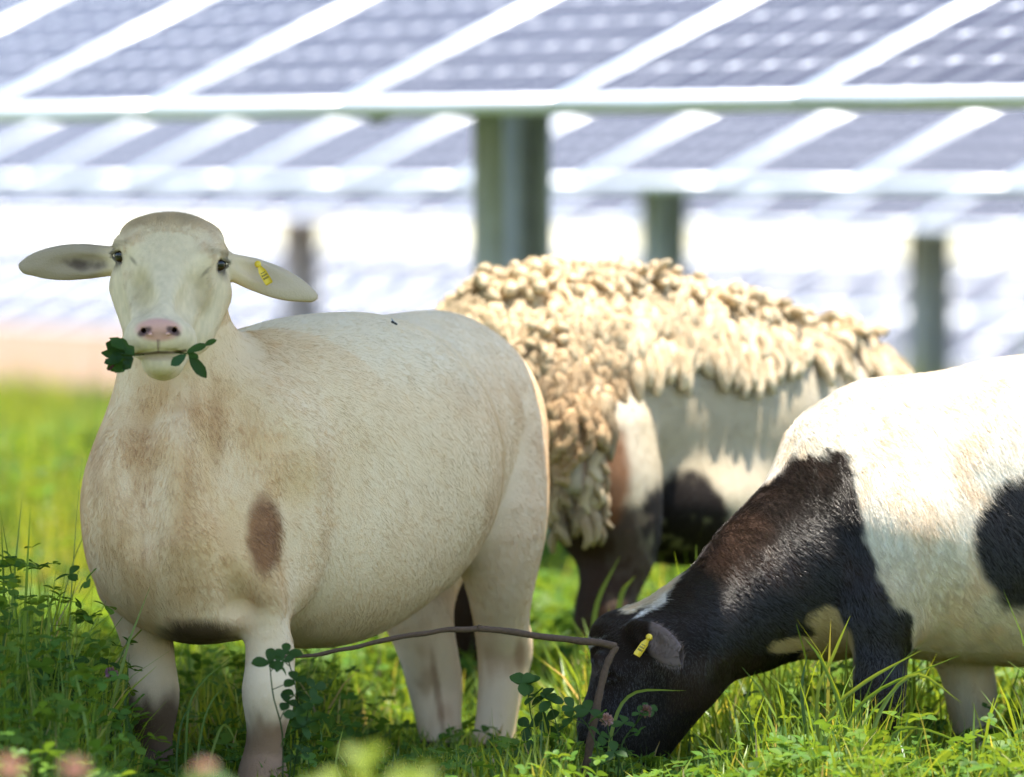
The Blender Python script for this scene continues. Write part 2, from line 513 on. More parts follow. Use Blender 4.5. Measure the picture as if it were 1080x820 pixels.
def solar_table(label, d0, z0, s_phase, s_min, s_max, posts, n_up=1, post_w=.15, z_ground=0.0, ML=ML):
    """a table of framed modules; lower edge crosses the view axis at distance d0, height z0"""
    org = np.array([0, d0, z0])
    root = empty('solar_panel_table', tuple(np.array([org[0], org[1], z_ground])))
    tag(root, label, 'solar panel', 'rows of solar panels')
    base = np.array(root.location)
    e = rot_of([ROW, UPS, NOR])
    pitch = MW + GAP
    k0 = math.ceil((s_min - s_phase) / pitch)
    k1 = math.floor((s_max - s_phase) / pitch + 1e-6)
    for k in range(k0, k1):
        s = s_phase + (k + .5) * pitch
        for j in range(n_up):
            c = org + ROW * s + UPS * (j * (ML + GAP)) - base
            mod = bpy.data.objects.new('module', MODULES[ML][0]); COL.objects.link(mod)
            mod.parent = root; mod.location = c; mod.rotation_euler = e
            g = bpy.data.objects.new('glass', MODULES[ML][1]); COL.objects.link(g); g.parent = mod
    sa, sb = s_phase + k0 * pitch, s_phase + k1 * pitch
    L = n_up * (ML + GAP)
    under = -NOR * (.021 + .03)
    ax = [ROW, UPS, NOR]
    for t in (.5, L - .3):
        V, Fc = [], []
        box_mb(V, Fc, org + ROW * (sa + sb) / 2 + UPS * t + under, ax, ((sb - sa) / 2, .022, .022))
        link('purlin', np_mesh('purlin', np.concatenate(V), np.concatenate(Fc)), M['steel'], root, smooth=False)
    for s, off in posts:
        # one I-section pile under the middle of the slope, a rafter on its head
        foot = org + ROW * s + UPH * off
        top = org[2] + ROW[2] * s + off * math.tan(TILT) - .10
        V, Fc = [], []
        h = (top - z_ground + .3) / 2
        c = np.array([foot[0], foot[1], z_ground - .3 + h])
        A3 = [nrm(np.array([ROW[0], ROW[1], 0])), UPH, np.array([0, 0, 1.0])]
        box_mb(V, Fc, c, A3, (.005, post_w / 2 - .008, h))
        for q in (-1, 1):
            box_mb(V, Fc, c + q * UPH * (post_w / 2 - .004), A3, (post_w / 2, .004, h))
        link('post', np_mesh('post', np.concatenate(V), np.concatenate(Fc)), M['steel'], root, smooth=False)
        V, Fc = [], []
        box_mb(V, Fc, org + ROW * s + UPS * L * .5 + under - NOR * .07, ax, (.03, L * .26, .038))
        link('rafter', np_mesh('rafter', np.concatenate(V), np.concatenate(Fc)), M['steel'], root, smooth=False)
    return root

D1, D2, D3, D4 = 13.7, 24.6, 35.5, 60.0
def post_s(px, d0, off):
    """where along the row a pile set back by off must stand to show at column px"""
    xi = (px - 540) / F
    # X = s cos + off sin ; D = d0 - s sin + off cos
    return (xi * (d0 + off * math.cos(YAW)) - off * math.sin(YAW)) / (math.cos(YAW) + xi * math.sin(YAW))
def arrays():
    # the table the pale sheep stands under (above the picture): it throws the shade
    A = -SUN / SUN[2]                                    # how far shade travels per metre of height
    n0 = 5.16 - 1.51 - 1.65 * (A @ UPH)
    D0 = n0 / math.cos(YAW)
    s_end = -7.07 - 1.75 * (A @ ROW) + D0 * math.sin(YAW)
    solar_table('solar table overhead casting the shade on the pale sheep', D0, 1.36, s_end, s_end - 7.2, s_end + .01, [(s_end - 3.3, .75), (s_end - 6.4, .75)])
    off = .75
    solar_table('nearest row of tilted solar panels along the top, its steel post behind the woolly sheep', D1, CAM_H + (300 - 115) * D1 / F,
                row_s(580, D1), -7, 5.5, [(post_s(540, D1, off), off), (post_s(540, D1, off) - 6.5, off)], ML=1.2)
    solar_table('middle row of solar panels glimpsed under the nearest row, one post above the woolly sheep', D2, CAM_H + (300 - 196) * D2 / F,
                row_s(745, D2), -13, 9, [(post_s(700, D2, off), off)])
    solar_table('third row of solar panels, a thin strip under the middle row with two thin posts', D3, CAM_H + (300 - 236) * D3 / F,
                row_s(850, D3), -16, 12, [(post_s(980, D3, off), off), (post_s(317, D3, off), off)], post_w=.19)
    solar_table('lowest and farthest row of solar panels, set close to the ground behind the posts', D4, .12,
                row_s(800, D4), -26, 22, [(-8, 1.0), (0, 1.0), (8, 1.0)], n_up=2, ML=1.2, z_ground=-.35)
arrays()
# ------------------------------------------------------------------ the sheep
def ellipse(px, py, cx, cy, rx, ry, rot=0.0):
    """soft-edge measure: <1 inside a tilted ellipse"""
    c, s = math.cos(R(rot)), math.sin(R(rot))
    u = ((px - cx) * c + (py - cy) * s) / rx; v = (-(px - cx) * s + (py - cy) * c) / ry
    return np.sqrt(u * u + v * v)

def lerp(a, b, t): return a + (np.asarray(b) - a) * t[:, None]

def eyeball(name, c, r, look, parent, up=(0, 0, 1), iris=(.035, .016, .007)):
    """globe with amber iris and a horizontal slot pupil, its forward axis = look"""
    ax = frame_from(look, up)
    n, m = 28, 40
    th = np.linspace(0, np.pi, n); ph = np.linspace(0, 2 * np.pi, m, endpoint=False)
    T, H = np.meshgrid(th, ph, indexing='ij')
    L = np.stack([np.cos(T), np.sin(T) * np.cos(H), np.sin(T) * np.sin(H)], -1).reshape(-1, 3)
    bulge = 1 + .06 * sstep(.75, 1, L[:, 0])
    V = c + (L * bulge[:, None] * r) @ ax
    q = []
    for i in range(n - 1):
        for j in range(m):
            k = (j + 1) % m
            q.append((i * m + j, (i + 1) * m + j, (i + 1) * m + k, i * m + k))
    ang = T.ravel()
    cc = np.tile(np.array([.05, .036, .028]), (len(V), 1))
    cc[ang < 1.12] = iris
    cc[(ang < 1.2) & (ang > .98)] = (.02, .012, .008)
    pup = (np.abs(L[:, 2]) < .24) & (np.abs(L[:, 1]) < .56) & (L[:, 0] > 0)
    cc[pup] = (.004, .004, .005)
    return link(name, np_mesh(name, V, np.array(q), col=cc), M['eye'], parent)

def ear_tag(parent, c, down, out, w=.011, h=.03):
    """yellow two-piece tag: round stud on top, lettered flap below"""
    ax = np.array([nrm(np.cross(down, out)), nrm(down), nrm(out)])
    ax[2] = np.cross(ax[0], ax[1])
    if ax[2] @ np.asarray(out) < 0: ax[0] = -ax[0]; ax[2] = -ax[2]
    V, Fc = [], []
    # flap: a neck widening to a rounded plate
    ys = np.array([-.002, .004, .009, .013, h - .003, h]); ws = np.array([.004, .0055, .0085, w * .95, w, w * .86])
    ring = []
    for z in (-.0009, .0009):
        for y, q in zip(ys, ws):
            for s in (-1, 1): ring.append((s * q * .5, y, z + .0012 * math.sin(y / h * 3)))
    V = np.array(ring); n = len(ys) * 2; q = []
    for i in range(len(ys) - 1):
        a = i * 2
        q += [(a, a + 1, a + 3, a + 2)[::-1], (n + a, n + a + 1, n + a + 3, n + a + 2), (a, a + 2, n + a + 2, n + a), (a + 1, n + a + 1, n + a + 3, a + 3)]
    q += [(0, n, n + 1, 1), (n - 2, n - 1, 2 * n - 1, 2 * n - 2)]
    flap = link('ear_tag', np_mesh('ear_tag', c + V @ ax, np.array(q)), M['tag'], parent, smooth=False)
    tv, tf = tube([c + ax[2] * z for z in (-.002, .003, .0045, .0055)], [.0052, .0052, .0044, .002], 14)
    st = link('stud', np_mesh('stud', tv, tf), M['tag'], flap)
    # worn printed digits: too small to read, three short rows of strokes
    V, Fc = [], []
    r = np.random.default_rng(3)
    for row, n in ((.0155, 4), (.0205, 5), (.0255, 5)):
        for i in range(n):
            x = (i - (n - 1) / 2) * .0018
            box_mb(V, Fc, c + np.array([x, row, .0016]) @ ax, ax, (.00055, .0013 + .0004 * r.random(), .0003))
    link('digits', np_mesh('digits', np.concatenate(V), np.concatenate(Fc)), M['ink'], flap, smooth=False)
    return flap

HAIR_K = 1.0
WHITE = np.array([.80, .61, .405]); CREAM = np.array([.70, .46, .24]); TANC = np.array([.48, .265, .115])
BLACK = np.array([.0085, .0055, .004]); UMBER = np.array([.050, .024, .013]); BROWN = np.array([.22, .088, .032])

# ================================================================== A: pale ewe facing the camera
def sheep_a():
    root = empty('sheep', tuple(P(350, 300, 9.1) * [1, 1, 0]))
    tag(root, 'cream shorn sheep facing the camera with clover leaves in its mouth', 'sheep', 'sheep grazing under the solar panels')
    eb = np.array([.487, .873, 0.0]); el = np.array([.873, -.487, 0.0])
    ax = np.array([eb, el, [0, 0, 1.0]])
    b = Body()
    # trunk
    b.ell(P(211, 535, 8.80), (.21, .172, .200), ax)
    b.ell(P(215, 585, 8.82), (.17, .160, .125), ax, .05)
    b.ell(P(300, 470, 8.98), (.26, .180, .195), ax, .08)
    b.ell(P(369, 494, 9.11), (.33, .214, .250), ax, .05)
    b.ell(P(330, 562, 9.01), (.25, .192, .183), ax, .05)
    b.ell(P(459, 468, 9.45), (.21, .165, .220), ax, .07)
    b.ell(P(488, 457, 9.56), (.14, .13, .16), ax, .06)
    b.ell(P(425, 452, 9.33), (.22, .150, .186), ax, .05)
    # shoulders
    b.cone(P(262, 500, 8.78), .105, P(282, 610, 8.72), .070, .07)
    b.cone(P(149, 520, 8.93), .080, P(142, 610, 8.92), .060, .05)
    # neck
    b.cone(P(200, 512, 8.84), .145, P(183, 345, 8.80), .076, .05)
    b.cone(P(215, 490, 8.92), .105, P(190, 330, 8.82), .060, .05)
    # fore legs: elbow, knee, cannon, fetlock, hoof
    b.chain([(P(284, 600, 8.72), .064), (P(286, 660, 8.71), .037), (P(284, 708, 8.70), .0305), (P(283, 735, 8.692), .0335), (P(280, 775, 8.70), .0225), (P(276, 812, 8.71), .027), (P(277, 826, 8.69), .031), (P(276, 846, 8.66), .036)], .018)
    b.chain([(P(140, 600, 8.93), .056), (P(152, 662, 8.93), .037), (P(160, 703, 8.925), .030), (P(162, 738, 8.912), .0335), (P(162, 778, 8.93), .0225), (P(161, 812, 8.94), .027), (P(160, 824, 8.92), .031), (P(158, 842, 8.89), .035)], .018)
    # hind legs: thigh, stifle, hock, cannon, hoof
    b.chain([(P(506, 470, 9.47), .108), (P(524, 545, 9.41), .076), (P(527, 605, 9.41), .052), (P(529, 660, 9.44), .036), (P(533, 688, 9.47), .036), (P(527, 735, 9.45), .028), (P(520, 785, 9.43), .026), (P(516, 806, 9.42), .029), (P(513, 826, 9.39), .034)], .025)
    b.cone(P(541, 684, 9.50), .016, P(528, 625, 9.44), .012, .02)          # hock tendon
    b.chain([(P(452, 540, 9.62), .10), (P(440, 615, 9.50), .062), (P(441, 650, 9.46), .048), (P(452, 690, 9.47), .040), (P(459, 725, 9.49), .037), (P(463, 765, 9.47), .028), (P(466, 795, 9.46), .027), (P(466, 812, 9.45), .029), (P(464, 826, 9.42), .034)], .022)
    # flank fold in front of the thigh
    b.cone(P(488, 525, 9.36), .040, P(458, 598, 9.24), .034, .035)
    # forms under the skin: hollow behind the shoulder, crease before the thigh, neck edge, loose belly fold
    b.groove([(311, 470), (320, 530), (326, 590), (322, 645)], .016, .07, .006)
    b.groove([(258, 430), (254, 480), (252, 540)], .016, .10, .012)
    b.groove([(150, 440), (143, 500), (150, 560)], .014, .06, .008)
    b.cone(b.hit(196, 570) + np.array([0, .03, 0]), .034, b.hit(205, 640) + np.array([0, .03, 0]), .034, .04)
    # brisket hollow and breast bone
    b.ell(P(226, 640, 8.75), (.075, .085, .045), ax, .03)
    b.cone(P(252, 640, 8.66), .018, P(246, 610, 8.62), .012, .03, sub=True)
    # ---- head
    hx = nrm(P(168, 358, 8.52) - P(181, 272, 8.73))        # poll -> muzzle
    b.ell(P(180, 275, 8.72), (.076, .10, .066), None, .03)
    b.ell(P(152, 250, 8.70), (.034, .05, .026), None, .03); b.ell(P(211, 254, 8.70), (.034, .05, .026), None, .03)
    b.ell(P(180, 292, 8.655), (.070, .062, .062), None, .03)
    b.cone(P(179, 292, 8.660), .070, P(169, 342, 8.552), .044, .03)
    b.cone(P(181, 330, 8.70), .064, P(172, 378, 8.58), .034, .03)
    b.groove([(142, 298), (147, 318), (150, 334)], .010, .035, .004); b.groove([(209, 303), (203, 322), (196, 337)], .010, .035, .004)
    for x, y in ((141, 312), (219, 318)):
        b.cone(P(x, y - 8, 8.69), .036, P(x + (8 if x < 180 else -12), y + 34, 8.65), .026, .03)
    b.ell(P(168, 354, 8.525), (.050, .036, .030), None, .022)
    b.ell(P(147, 362, 8.545), (.022, .026, .020), None, .018); b.ell(P(190, 361, 8.545), (.023, .026, .020), None, .018)
    b.ell(P(171, 383, 8.545), (.0265, .030, .0205), None, .014)
    b.ell(P(168, 345, 8.500), (.026, .016, .0125), None, .012)            # nose pad
    # forehead bones
    b.ell(P(181, 257, 8.665), (.056, .035, .042), None, .03)
    # brows
    b.cone(P(128, 259, 8.655), .008, P(140, 261, 8.625), .008, .03); b.cone(P(231, 267, 8.655), .008, P(218, 270, 8.62), .008, .03)
    # eye hollows, lids
    EL, ER = P(128.5, 270, 8.652), P(230.5, 279, 8.652)
    for e, s in ((EL, -1), (ER, 1)):
        b.ell(e + np.array([s * .009, -.012, -.002]), (.0155, .015, .0120), None, .006, sub=True)
    EL = EL + np.array([.004, .006, 0]); ER = ER + np.array([-.004, .006, 0])
    for e, s in ((EL, -1), (ER, 1)):
        o = e + np.array([s * .001, -.003, 0])
        pts = [o + np.array([s * x, y, z]) for x, y, z in ((-.016, -.011, -.003), (-.005, -.0168, .0092), (.007, -.0145, .0112), (.0180, .000, .004))]
        b.chain([(p, .0030) for p in pts], .003)
        pts = [o + np.array([s * x, y, z]) for x, y, z in ((-.015, -.008, -.003), (-.004, -.0105, -.0122), (.007, -.006, -.0122), (.0175, .003, -.002))]
        b.chain([(p, .0020) for p in pts], .003)
    # nostrils, philtrum, mouth
    for s, x, y in ((-1, 151, 349.5), (1, 184.5, 349)):
        b.chain([(P(x + s * 5, y - 3.5, 8.490), .0036), (P(x, y + .5, 8.484), .0052), (P(x + s * -8, y + 3.5, 8.480), .0030)], .004); o = b.ops.pop(-2); b.ops.append((*o[:6], True)); o = b.ops.pop(); b.ops.append((*o[:6], True))
    for s, x, y in ((-1, 151, 349.5), (1, 184.5, 349)): b.cone(P(x, y, 8.486), .0042, P(x - s * 2, y - 2, 8.515), .0034, .003, sub=True)
    b.cone(P(167, 357, 8.480), .0022, P(167, 371, 8.492), .0022, .005, sub=True)
    mouth = [P(140, 374, 8.54), P(152, 373.5, 8.508), P(167, 372, 8.494), P(183, 372, 8.508), P(196, 370, 8.54)]
    for p, q in zip(mouth[:-1], mouth[1:]): b.cone(p, .0036, q, .0036, .004, sub=True)
    # ---- ears: cupped leaves hanging out sideways
    def ear(base, mid, tip, wid, face, th=.0065):
        x = nrm(tip - base); n_ = nrm(face - (face @ x) * x); y = np.cross(n_, x)
        A = np.array([x, y, n_]); L = np.linalg.norm(tip - base)
        b.ell(mid - x * L * .06, (L * .44, wid, th), A, .012)
        b.ell(mid + x * L * .12, (L * .42, wid * .66, th * .9), A, .014)
        b.cone(base, wid * .62, base + (mid - base) * .55, wid * .55, .02)
        b.cone(mid, th * .9, tip, th * .5, .012)
        b.ell(mid - x * L * .10 + n_ * (th + .016), (L * .40, wid * .66, .0185), A, .006, sub=True)
    ear(P(125, 276, 8.73), P(72, 277, 8.745), P(28, 283, 8.76), .0285, nrm(np.array([.12, -1, -.25])))
    ear(P(238, 280, 8.72), P(286, 296, 8.735), P(328, 313, 8.75), .0265, nrm(np.array([.05, -.92, .38])), .0085)
    xs = axis((-.80, .005), (-.765, .0025), (-.29, .0055), (.13,))
    ys = axis((8.43, .0025), (8.80, .0055), (9.84,))
    zs = axis((-.02, .0055), (.645, .0025), (.955,))
    V, Q = b.mesh(xs, ys, zs)

    def headw(p):
        a, q = P(181, 262, 8.73), P(170, 370, 8.54); ab = q - a
        t = np.clip(((p - a) @ ab) / (ab @ ab), 0, 1)
        return 1 - sstep(.075, .125, np.linalg.norm(p - a - t[:, None] * ab, axis=1))
    def colour(p, nn):
        px, py = pix(p); n = len(p)
        d1 = p[:, 1]
        f = fbm(p, 9, 3); g = fbm(p * [1.0, 1.0, .35], 28, 5); h = fbm(p, 45, 8)
        c = np.tile(WHITE, (n, 1))
        # honey staining on breast, neck and belly
        st = sstep(.35, .75, .55 * f + .45 * g)
        neck = 1 - sstep(.35, 1.1, ellipse(px, py, 190, 530, 190, 175))
        c = lerp(c, CREAM, np.clip(st * (.25 + .6 * neck) + .12 + .38 * neck, 0, 1))
        c = lerp(c, np.array([.82, .70, .53]), .7 * sstep(.60, .76, p[:, 2] + (f - .5) * .12) * (d1 > 8.9))  # back paler with height: its sky light is painted in
        streak = sstep(.50, .72, fbm(np.stack([px * .05, py * .008, d1], -1), 1.0, 11)) * neck * sstep(385, 470, py)
        c = lerp(c, TANC, .55 * streak)
        c = lerp(c, TANC, .30 * sstep(.52, .70, fbm(p * [1, 1, .6], 5.5, 61)) * (py > 400) * sstep(.40, .6, g))
        for cx, cy, rx, ry, k in ((228, 450, 13, 62, .70), (205, 430, 8, 40, .3), (150, 460, 18, 75, .50), (195, 550, 22, 20, .40), (240, 575, 14, 26, .38), (118, 575, 20, 45, .25)):
            c = lerp(c, TANC, k * (1 - sstep(.2, 1.15, ellipse(px, py, cx, cy, rx, ry))) * (d1 < 9.0))  # streaks at the neck sides: staining, with form shading painted in
        edge = ellipse(px, py, 278, 566, 21, 47) + (g - .5) * .3
        c = lerp(c, BROWN * 1.1, .9 * (1 - sstep(.68, 1.15, edge + (h - .5) * .35)) * (d1 < 9.0))
        c = lerp(c, TANC, .4 * (1 - sstep(.4, 1.2, ellipse(px, py, 275, 625, 18, 25))) * (d1 < 9.0))
        # dark underside of the brisket, dark pasterns
        c = lerp(c, UMBER, .85 * (1 - sstep(.5, 1.2, ellipse(px, py, 208, 668, 48, 17) + (h - .5) * .4)) * (d1 < 9.0))
        for x0, x1, y0, y1, k, cc in ((125, 195, 718, 752, .9, UMBER * 1.4), (240, 320, 748, 775, .8, BROWN * .7)):
            c = lerp(c, cc, k * sstep(y0, y1, py + (g - .5) * 40) * (px > x0) * (px < x1) * (d1 < 9.1))
        for x0, x1 in ((420, 500), (500, 560)):
            c = lerp(c, BROWN * 1.6, .35 * sstep(640, 700, py) * sstep(.5, .7, g) * (px > x0) * (px < x1) * (d1 > 9.2))
        c = lerp(c, BROWN, .6 * (1 - sstep(.4, 1.1, ellipse(px, py, 462, 735, 5, 60, -8))) * (d1 > 9.2))
        c = lerp(c, BROWN, .5 * (1 - sstep(.4, 1.1, ellipse(px, py, 548, 690, 7, 22))) * (d1 > 9.2))
        # head: paler, pink nose, pink-grey ears with shade painted into the cups
        hd = (d1 < 8.86) & (py < 400) & (p[:, 2] > .66)
        c = lerp(c, np.array([.80, .63, .43]), .75 * headw(p))
        f2 = (1 - sstep(.3, 1.1, ellipse(px, py, 150, 305, 16, 30))) * hd; c = lerp(c, np.array([.46, .34, .17]), .62 * f2)  # form shading painted on both sides of the face
        f2 = (1 - sstep(.3, 1.1, ellipse(px, py, 214, 310, 14, 30))) * hd; c = lerp(c, np.array([.48, .34, .18]), .6 * f2)
        c = c * (1 - (.17 * headw(p) * noise(p * [1, 1, .55], 190, 71) + .07 * headw(p) * noise(p, 60, 72)))[:, None]
        for bx_, by_, rt in ((128, 257, -8), (229, 266, 12)): c = lerp(c, np.array([.30, .22, .13]), .5 * (1 - sstep(.3, 1.1, ellipse(px, py, bx_, by_, 15, 5, rt))) * hd)  # shadow in the crease above each eye, painted in
        pad = (1 - sstep(.75, 1.1, ellipse(px, py, 167, 348, 26, 13))) * (d1 < 8.53)
        c = lerp(c, np.array([.64, .33, .275]), .9 * pad)
        lip = (1 - sstep(.5, 1.1, ellipse(px, py, 168, 377, 26, 4.5))) * (d1 < 8.56)
        c = lerp(c, np.array([.46, .29, .24]), .6 * lip)
        ml = np.interp(px, [140, 152, 167, 183, 196], [374, 373.5, 372, 372, 370])
        c = lerp(c, np.array([.10, .05, .04]), .85 * (1 - sstep(.8, 2.2, np.abs(py - ml))) * (px > 140) * (px < 197) * (d1 < 8.56))
        c = lerp(c, np.array([.16, .08, .07]), .7 * (1 - sstep(.6, 1.8, np.abs(px - 167))) * (py > 358) * (py < 373) * (d1 < 8.53))
        for s, x, y in ((-1, 151, 349.5), (1, 184.5, 349)): c = lerp(c, np.array([.05, .03, .03]), .85 * (1 - sstep(.6, 1.1, ellipse(px, py, x + s * -1.5, y + .5, 9.5, 4.8, -28 * s * -1))) * (d1 < 8.54))  # shade in the nostril holes painted as dark patches
        for e in (EL, ER):
            r_ = np.linalg.norm((p - e) / [1.25, 1.2, 1.0], axis=1)
            c = lerp(c, np.array([.035, .024, .018]), .92 * (1 - sstep(.0155, .0215, r_)))
            c = lerp(c, np.array([.20, .155, .11]), .5 * (1 - sstep(.019, .031, r_)) * hd)  # soft shading of the eye hollows put into the colour
            tx, ty = pix(e)
            c = lerp(c, np.array([.12, .085, .06]), .6 * (1 - sstep(.2, 1.1, ellipse(px, py, tx[0] + (9 if tx[0] < 180 else -11), ty[0] + (5 if tx[0] < 180 else 8), 2.6, 8 if tx[0] < 180 else 11, -38 if tx[0] < 180 else 42))) * hd)
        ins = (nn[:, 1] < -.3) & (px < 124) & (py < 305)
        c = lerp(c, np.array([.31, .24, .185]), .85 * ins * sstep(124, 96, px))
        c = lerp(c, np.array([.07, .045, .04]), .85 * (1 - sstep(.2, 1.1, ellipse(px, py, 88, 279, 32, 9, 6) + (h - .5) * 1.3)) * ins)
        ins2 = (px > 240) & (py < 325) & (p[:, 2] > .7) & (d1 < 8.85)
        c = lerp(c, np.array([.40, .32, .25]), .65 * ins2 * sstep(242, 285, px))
        hoof = p[:, 2] < .055
        c[hoof] = (.03, .024, .02)
        return np.clip(c, 0, 1)
    nn = vert_normals(V, Q)
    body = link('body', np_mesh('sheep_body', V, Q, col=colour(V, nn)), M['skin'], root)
    eyeball('eye', EL, .0158, (-.58, -.8, .05), root); eyeball('eye', ER, .0158, (.58, -.8, .05), root)
    ear_tag(root, P(272, 279, 8.708), nrm(P(287, 304, 8.712) - P(271, 277, 8.722)), np.array([.1, -1, .1]), .0125, .036)
    hc = P(180, 300, 8.66)
    def flow(p):
        px, py = pix(p)
        d = np.tile(eb * .8 + np.array([0, 0, -.75]), (len(p), 1))
        nk = (sstep(330, 230, px + (noise(p, 12, 4) - .5) * 60) * sstep(560, 470, py))[:, None]; d = d * (1 - nk) + np.array([.12, .1, -1.0]) * nk
        lg = sstep(.36, .24, p[:, 2])[:, None]; d = d * (1 - lg) + np.array([.05, .05, -1]) * lg
        hw = headw(p); o = nrm(p - P(170, 345, 8.50)) + np.array([0, .2, .1])
        d = d * (1 - hw[:, None]) + o * hw[:, None]
        hd = (p[:, 1] < 8.87) & (p[:, 2] > .70)
        hd &= p[:, 2] > .775; e1 = hd & (px < 118); d[e1] = (-1, 0, -.1); e2 = hd & (px > 243); d[e2] = (1, 0, -.3)
        return d
    def length(p):
        px, py = pix(p)
        hw = headw(p); L = .0128 - .0055 * hw
        hd = (p[:, 1] < 8.87) & (p[:, 2] > .70)
        L = L + .006 * hd * sstep(255, 235, py) * (px > 122) * (px < 240)
        L[hd & (p[:, 2] > .775) & ((px < 118) | (px > 243))] = .0050
        L = L - (L - .0026) * (1 - sstep(8.525, 8.585, p[:, 1])) * hw
        for e in (EL, ER): L *= 1 - .8 * (1 - sstep(.014, .024, np.linalg.norm(p - e, axis=1)))
        L[p[:, 2] < .24] = .008
        return L
    def weight(p, n):
        w = np.ones(len(p))
        w += 3.2 * headw(p)
        w *= np.where(n[:, 1] > .45, .35, 1.0)
        px, py = pix(p)
        w *= 1 - .97 * (ellipse(px, py, 167, 348, 25, 11) < 1) * (p[:, 1] < 8.53)
        w *= np.where(p[:, 2] < .055, .02, 1)
        return w
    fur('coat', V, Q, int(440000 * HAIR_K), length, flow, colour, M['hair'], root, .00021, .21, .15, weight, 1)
    return root, V, Q

# ================================================================== C: piebald sheep grazing on the right
def sheep_c():
    root = empty('sheep', tuple(P(1000, 300, 9.15) * [1, 1, 0]))
    tag(root, 'black and white sheep grazing with its head down in the clover', 'sheep', 'sheep grazing under the solar panels')
    eb = nrm(np.array([.985, .10, 0.0])); el = np.array([eb[1], -eb[0], 0])
    ax = np.array([eb, el, [0, 0, 1.0]])
    b = Body()
    b.ell(P(938, 545, 9.15), (.165, .165, .208), ax)
    b.cone(P(868, 470, 9.13), .050, P(905, 455, 9.14), .060, .06)                 # withers
    b.ell(P(1110, 533, 9.19), (.37, .205, .243), ax, .08)
    b.ell(P(1060, 590, 9.18), (.32, .19, .160), ax, .06)
    b.ell(P(1310, 505, 9.25), (.22, .18, .235), ax, .08)
    b.cone(P(945, 560, 9.03), .10, P(930, 640, 9.02), .075, .06)                   # near shoulder
    b.cone(P(945, 560, 9.27), .10, P(965, 640, 9.27), .065, .06)
    b.ell(P(872, 655, 9.13), (.070, .085, .062), None, .05)                         # brisket
    # neck and head
    b.chain([(P(900, 545, 9.13), .150), (P(815, 612, 9.08), .103), (P(735, 671, 9.03), .079), (P(690, 690, 9.01), .075)], .05)
    b.cone(P(850, 600, 9.1), .12, P(790, 650, 9.07), .085, .04)
    b.cone(P(681, 700, 9.0), .084, P(652, 770, 8.98), .058, .03)
    b.cone(P(652, 770, 8.98), .058, P(645, 820, 8.97), .043, .03)
    b.cone(P(716, 722, 9.0), .060, P(672, 800, 8.98), .036, .04)
    b.ell(P(652, 820, 8.97), (.048, .042, .036), None, .02)
    b.ell(P(662, 838, 8.97), (.03, .03, .02), None, .012)
    b.ell(P(646, 672, 9.0), (.030, .045, .030), None, .04)                          # forehead
    for s in (-1, 1):                                                                # eyes
        yy = 9.0 + s * .062
        b.cone(P(632, 696, yy), .010, P(650, 708, yy + s * .006), .010, .02)
        b.ell(P(641, 711, yy + s * .014), (.010, .012, .008), None, .008, sub=True)
    E1 = P(641, 711, 8.940); E2 = P(641, 711, 9.060)
    for e, s in ((E1, -1), (E2, 1)):
        b.chain([(e + np.array([x, s * y, z]), .0036) for x, y, z in ((-.013, .004, .002), (-.004, .012, .0075), (.008, .011, .006), (.015, .003, -.003))], .004)
        b.chain([(e + np.array([x, s * y, z]), .0032) for x, y, z in ((-.013, .004, .0), (-.003, .012, -.0075), (.008, .011, -.008), (.015, .003, -.004))], .004)
    for s in (-1, 1):
        b.ell(P(628, 826, 8.97 + s * .016), (.006, .007, .004), None, .006, sub=True)
    # ears
    def ear(base, mid, tip, wid, face, th=.006):
        x = nrm(tip - base); n_ = nrm(face - (face @ x) * x); y = np.cross(n_, x)
        A = np.array([x, y, n_]); L = np.linalg.norm(tip - base)
        b.ell(mid, (L * .56, wid, th), A, .012)
        b.cone(base, wid * .62, base + (mid - base) * .5, wid * .55, .02)
        b.ell(mid - x * L * .08 + n_ * (th + .013), (L * .40, wid * .64, .016), A, .006, sub=True)
    ear(P(674, 668, 8.93), P(697, 680, 8.868), P(719, 698, 8.835), .028, nrm(np.array([.15, -.95, -.30])))
    ear(P(690, 655, 9.09), P(715, 668, 9.15), P(738, 690, 9.19), .026, nrm(np.array([.1, .55, -.85])))
    # legs
    b.chain([(P(930, 630, 9.01), .070), (P(930, 668, 9.0), .041), (P(929, 700, 8.99), .032), (P(928, 735, 8.985), .034), (P(927, 780, 8.99), .024), (P(927, 812, 8.99), .026), (P(924, 826, 8.985), .029), (P(922, 838, 8.98), .033)], .02)
    b.chain([(P(975, 620, 9.29), .075), (P(1005, 672, 9.30), .046), (P(1020, 706, 9.30), .035), (P(1025, 738, 9.30), .034), (P(1026, 775, 9.31), .025), (P(1026, 800, 9.31), .026), (P(1024, 812, 9.30), .029), (P(1022, 826, 9.29), .033)], .02)
    for x, d, dx in ((1395, 9.13, 12), (1345, 9.38, -25)):
        b.chain([(P(x - 20, 520, d), .14), (P(x - 30, 610, d), .085), (P(x - 5 + dx, 670, d), .042), (P(x + 12 + dx, 700, d), .038), (P(x + dx, 760, d), .028), (P(x - 6 + dx, 805, d), .028), (P(x - 12 + dx, 832, d), .034)], .025)
    b.chain([(P(1445, 470, 9.27), .04), (P(1470, 540, 9.28), .03), (P(1468, 640, 9.28), .016)], .03)
    xs = axis((.07, .003), (.30, .0055), (.62, .0065), (1.48,))
    ys = axis((8.82, .003), (9.10, .005), (9.50,))
    zs = axis((-.02, .0035), (.30, .0055), (.80,))
    V, Q = b.mesh(xs, ys, zs)
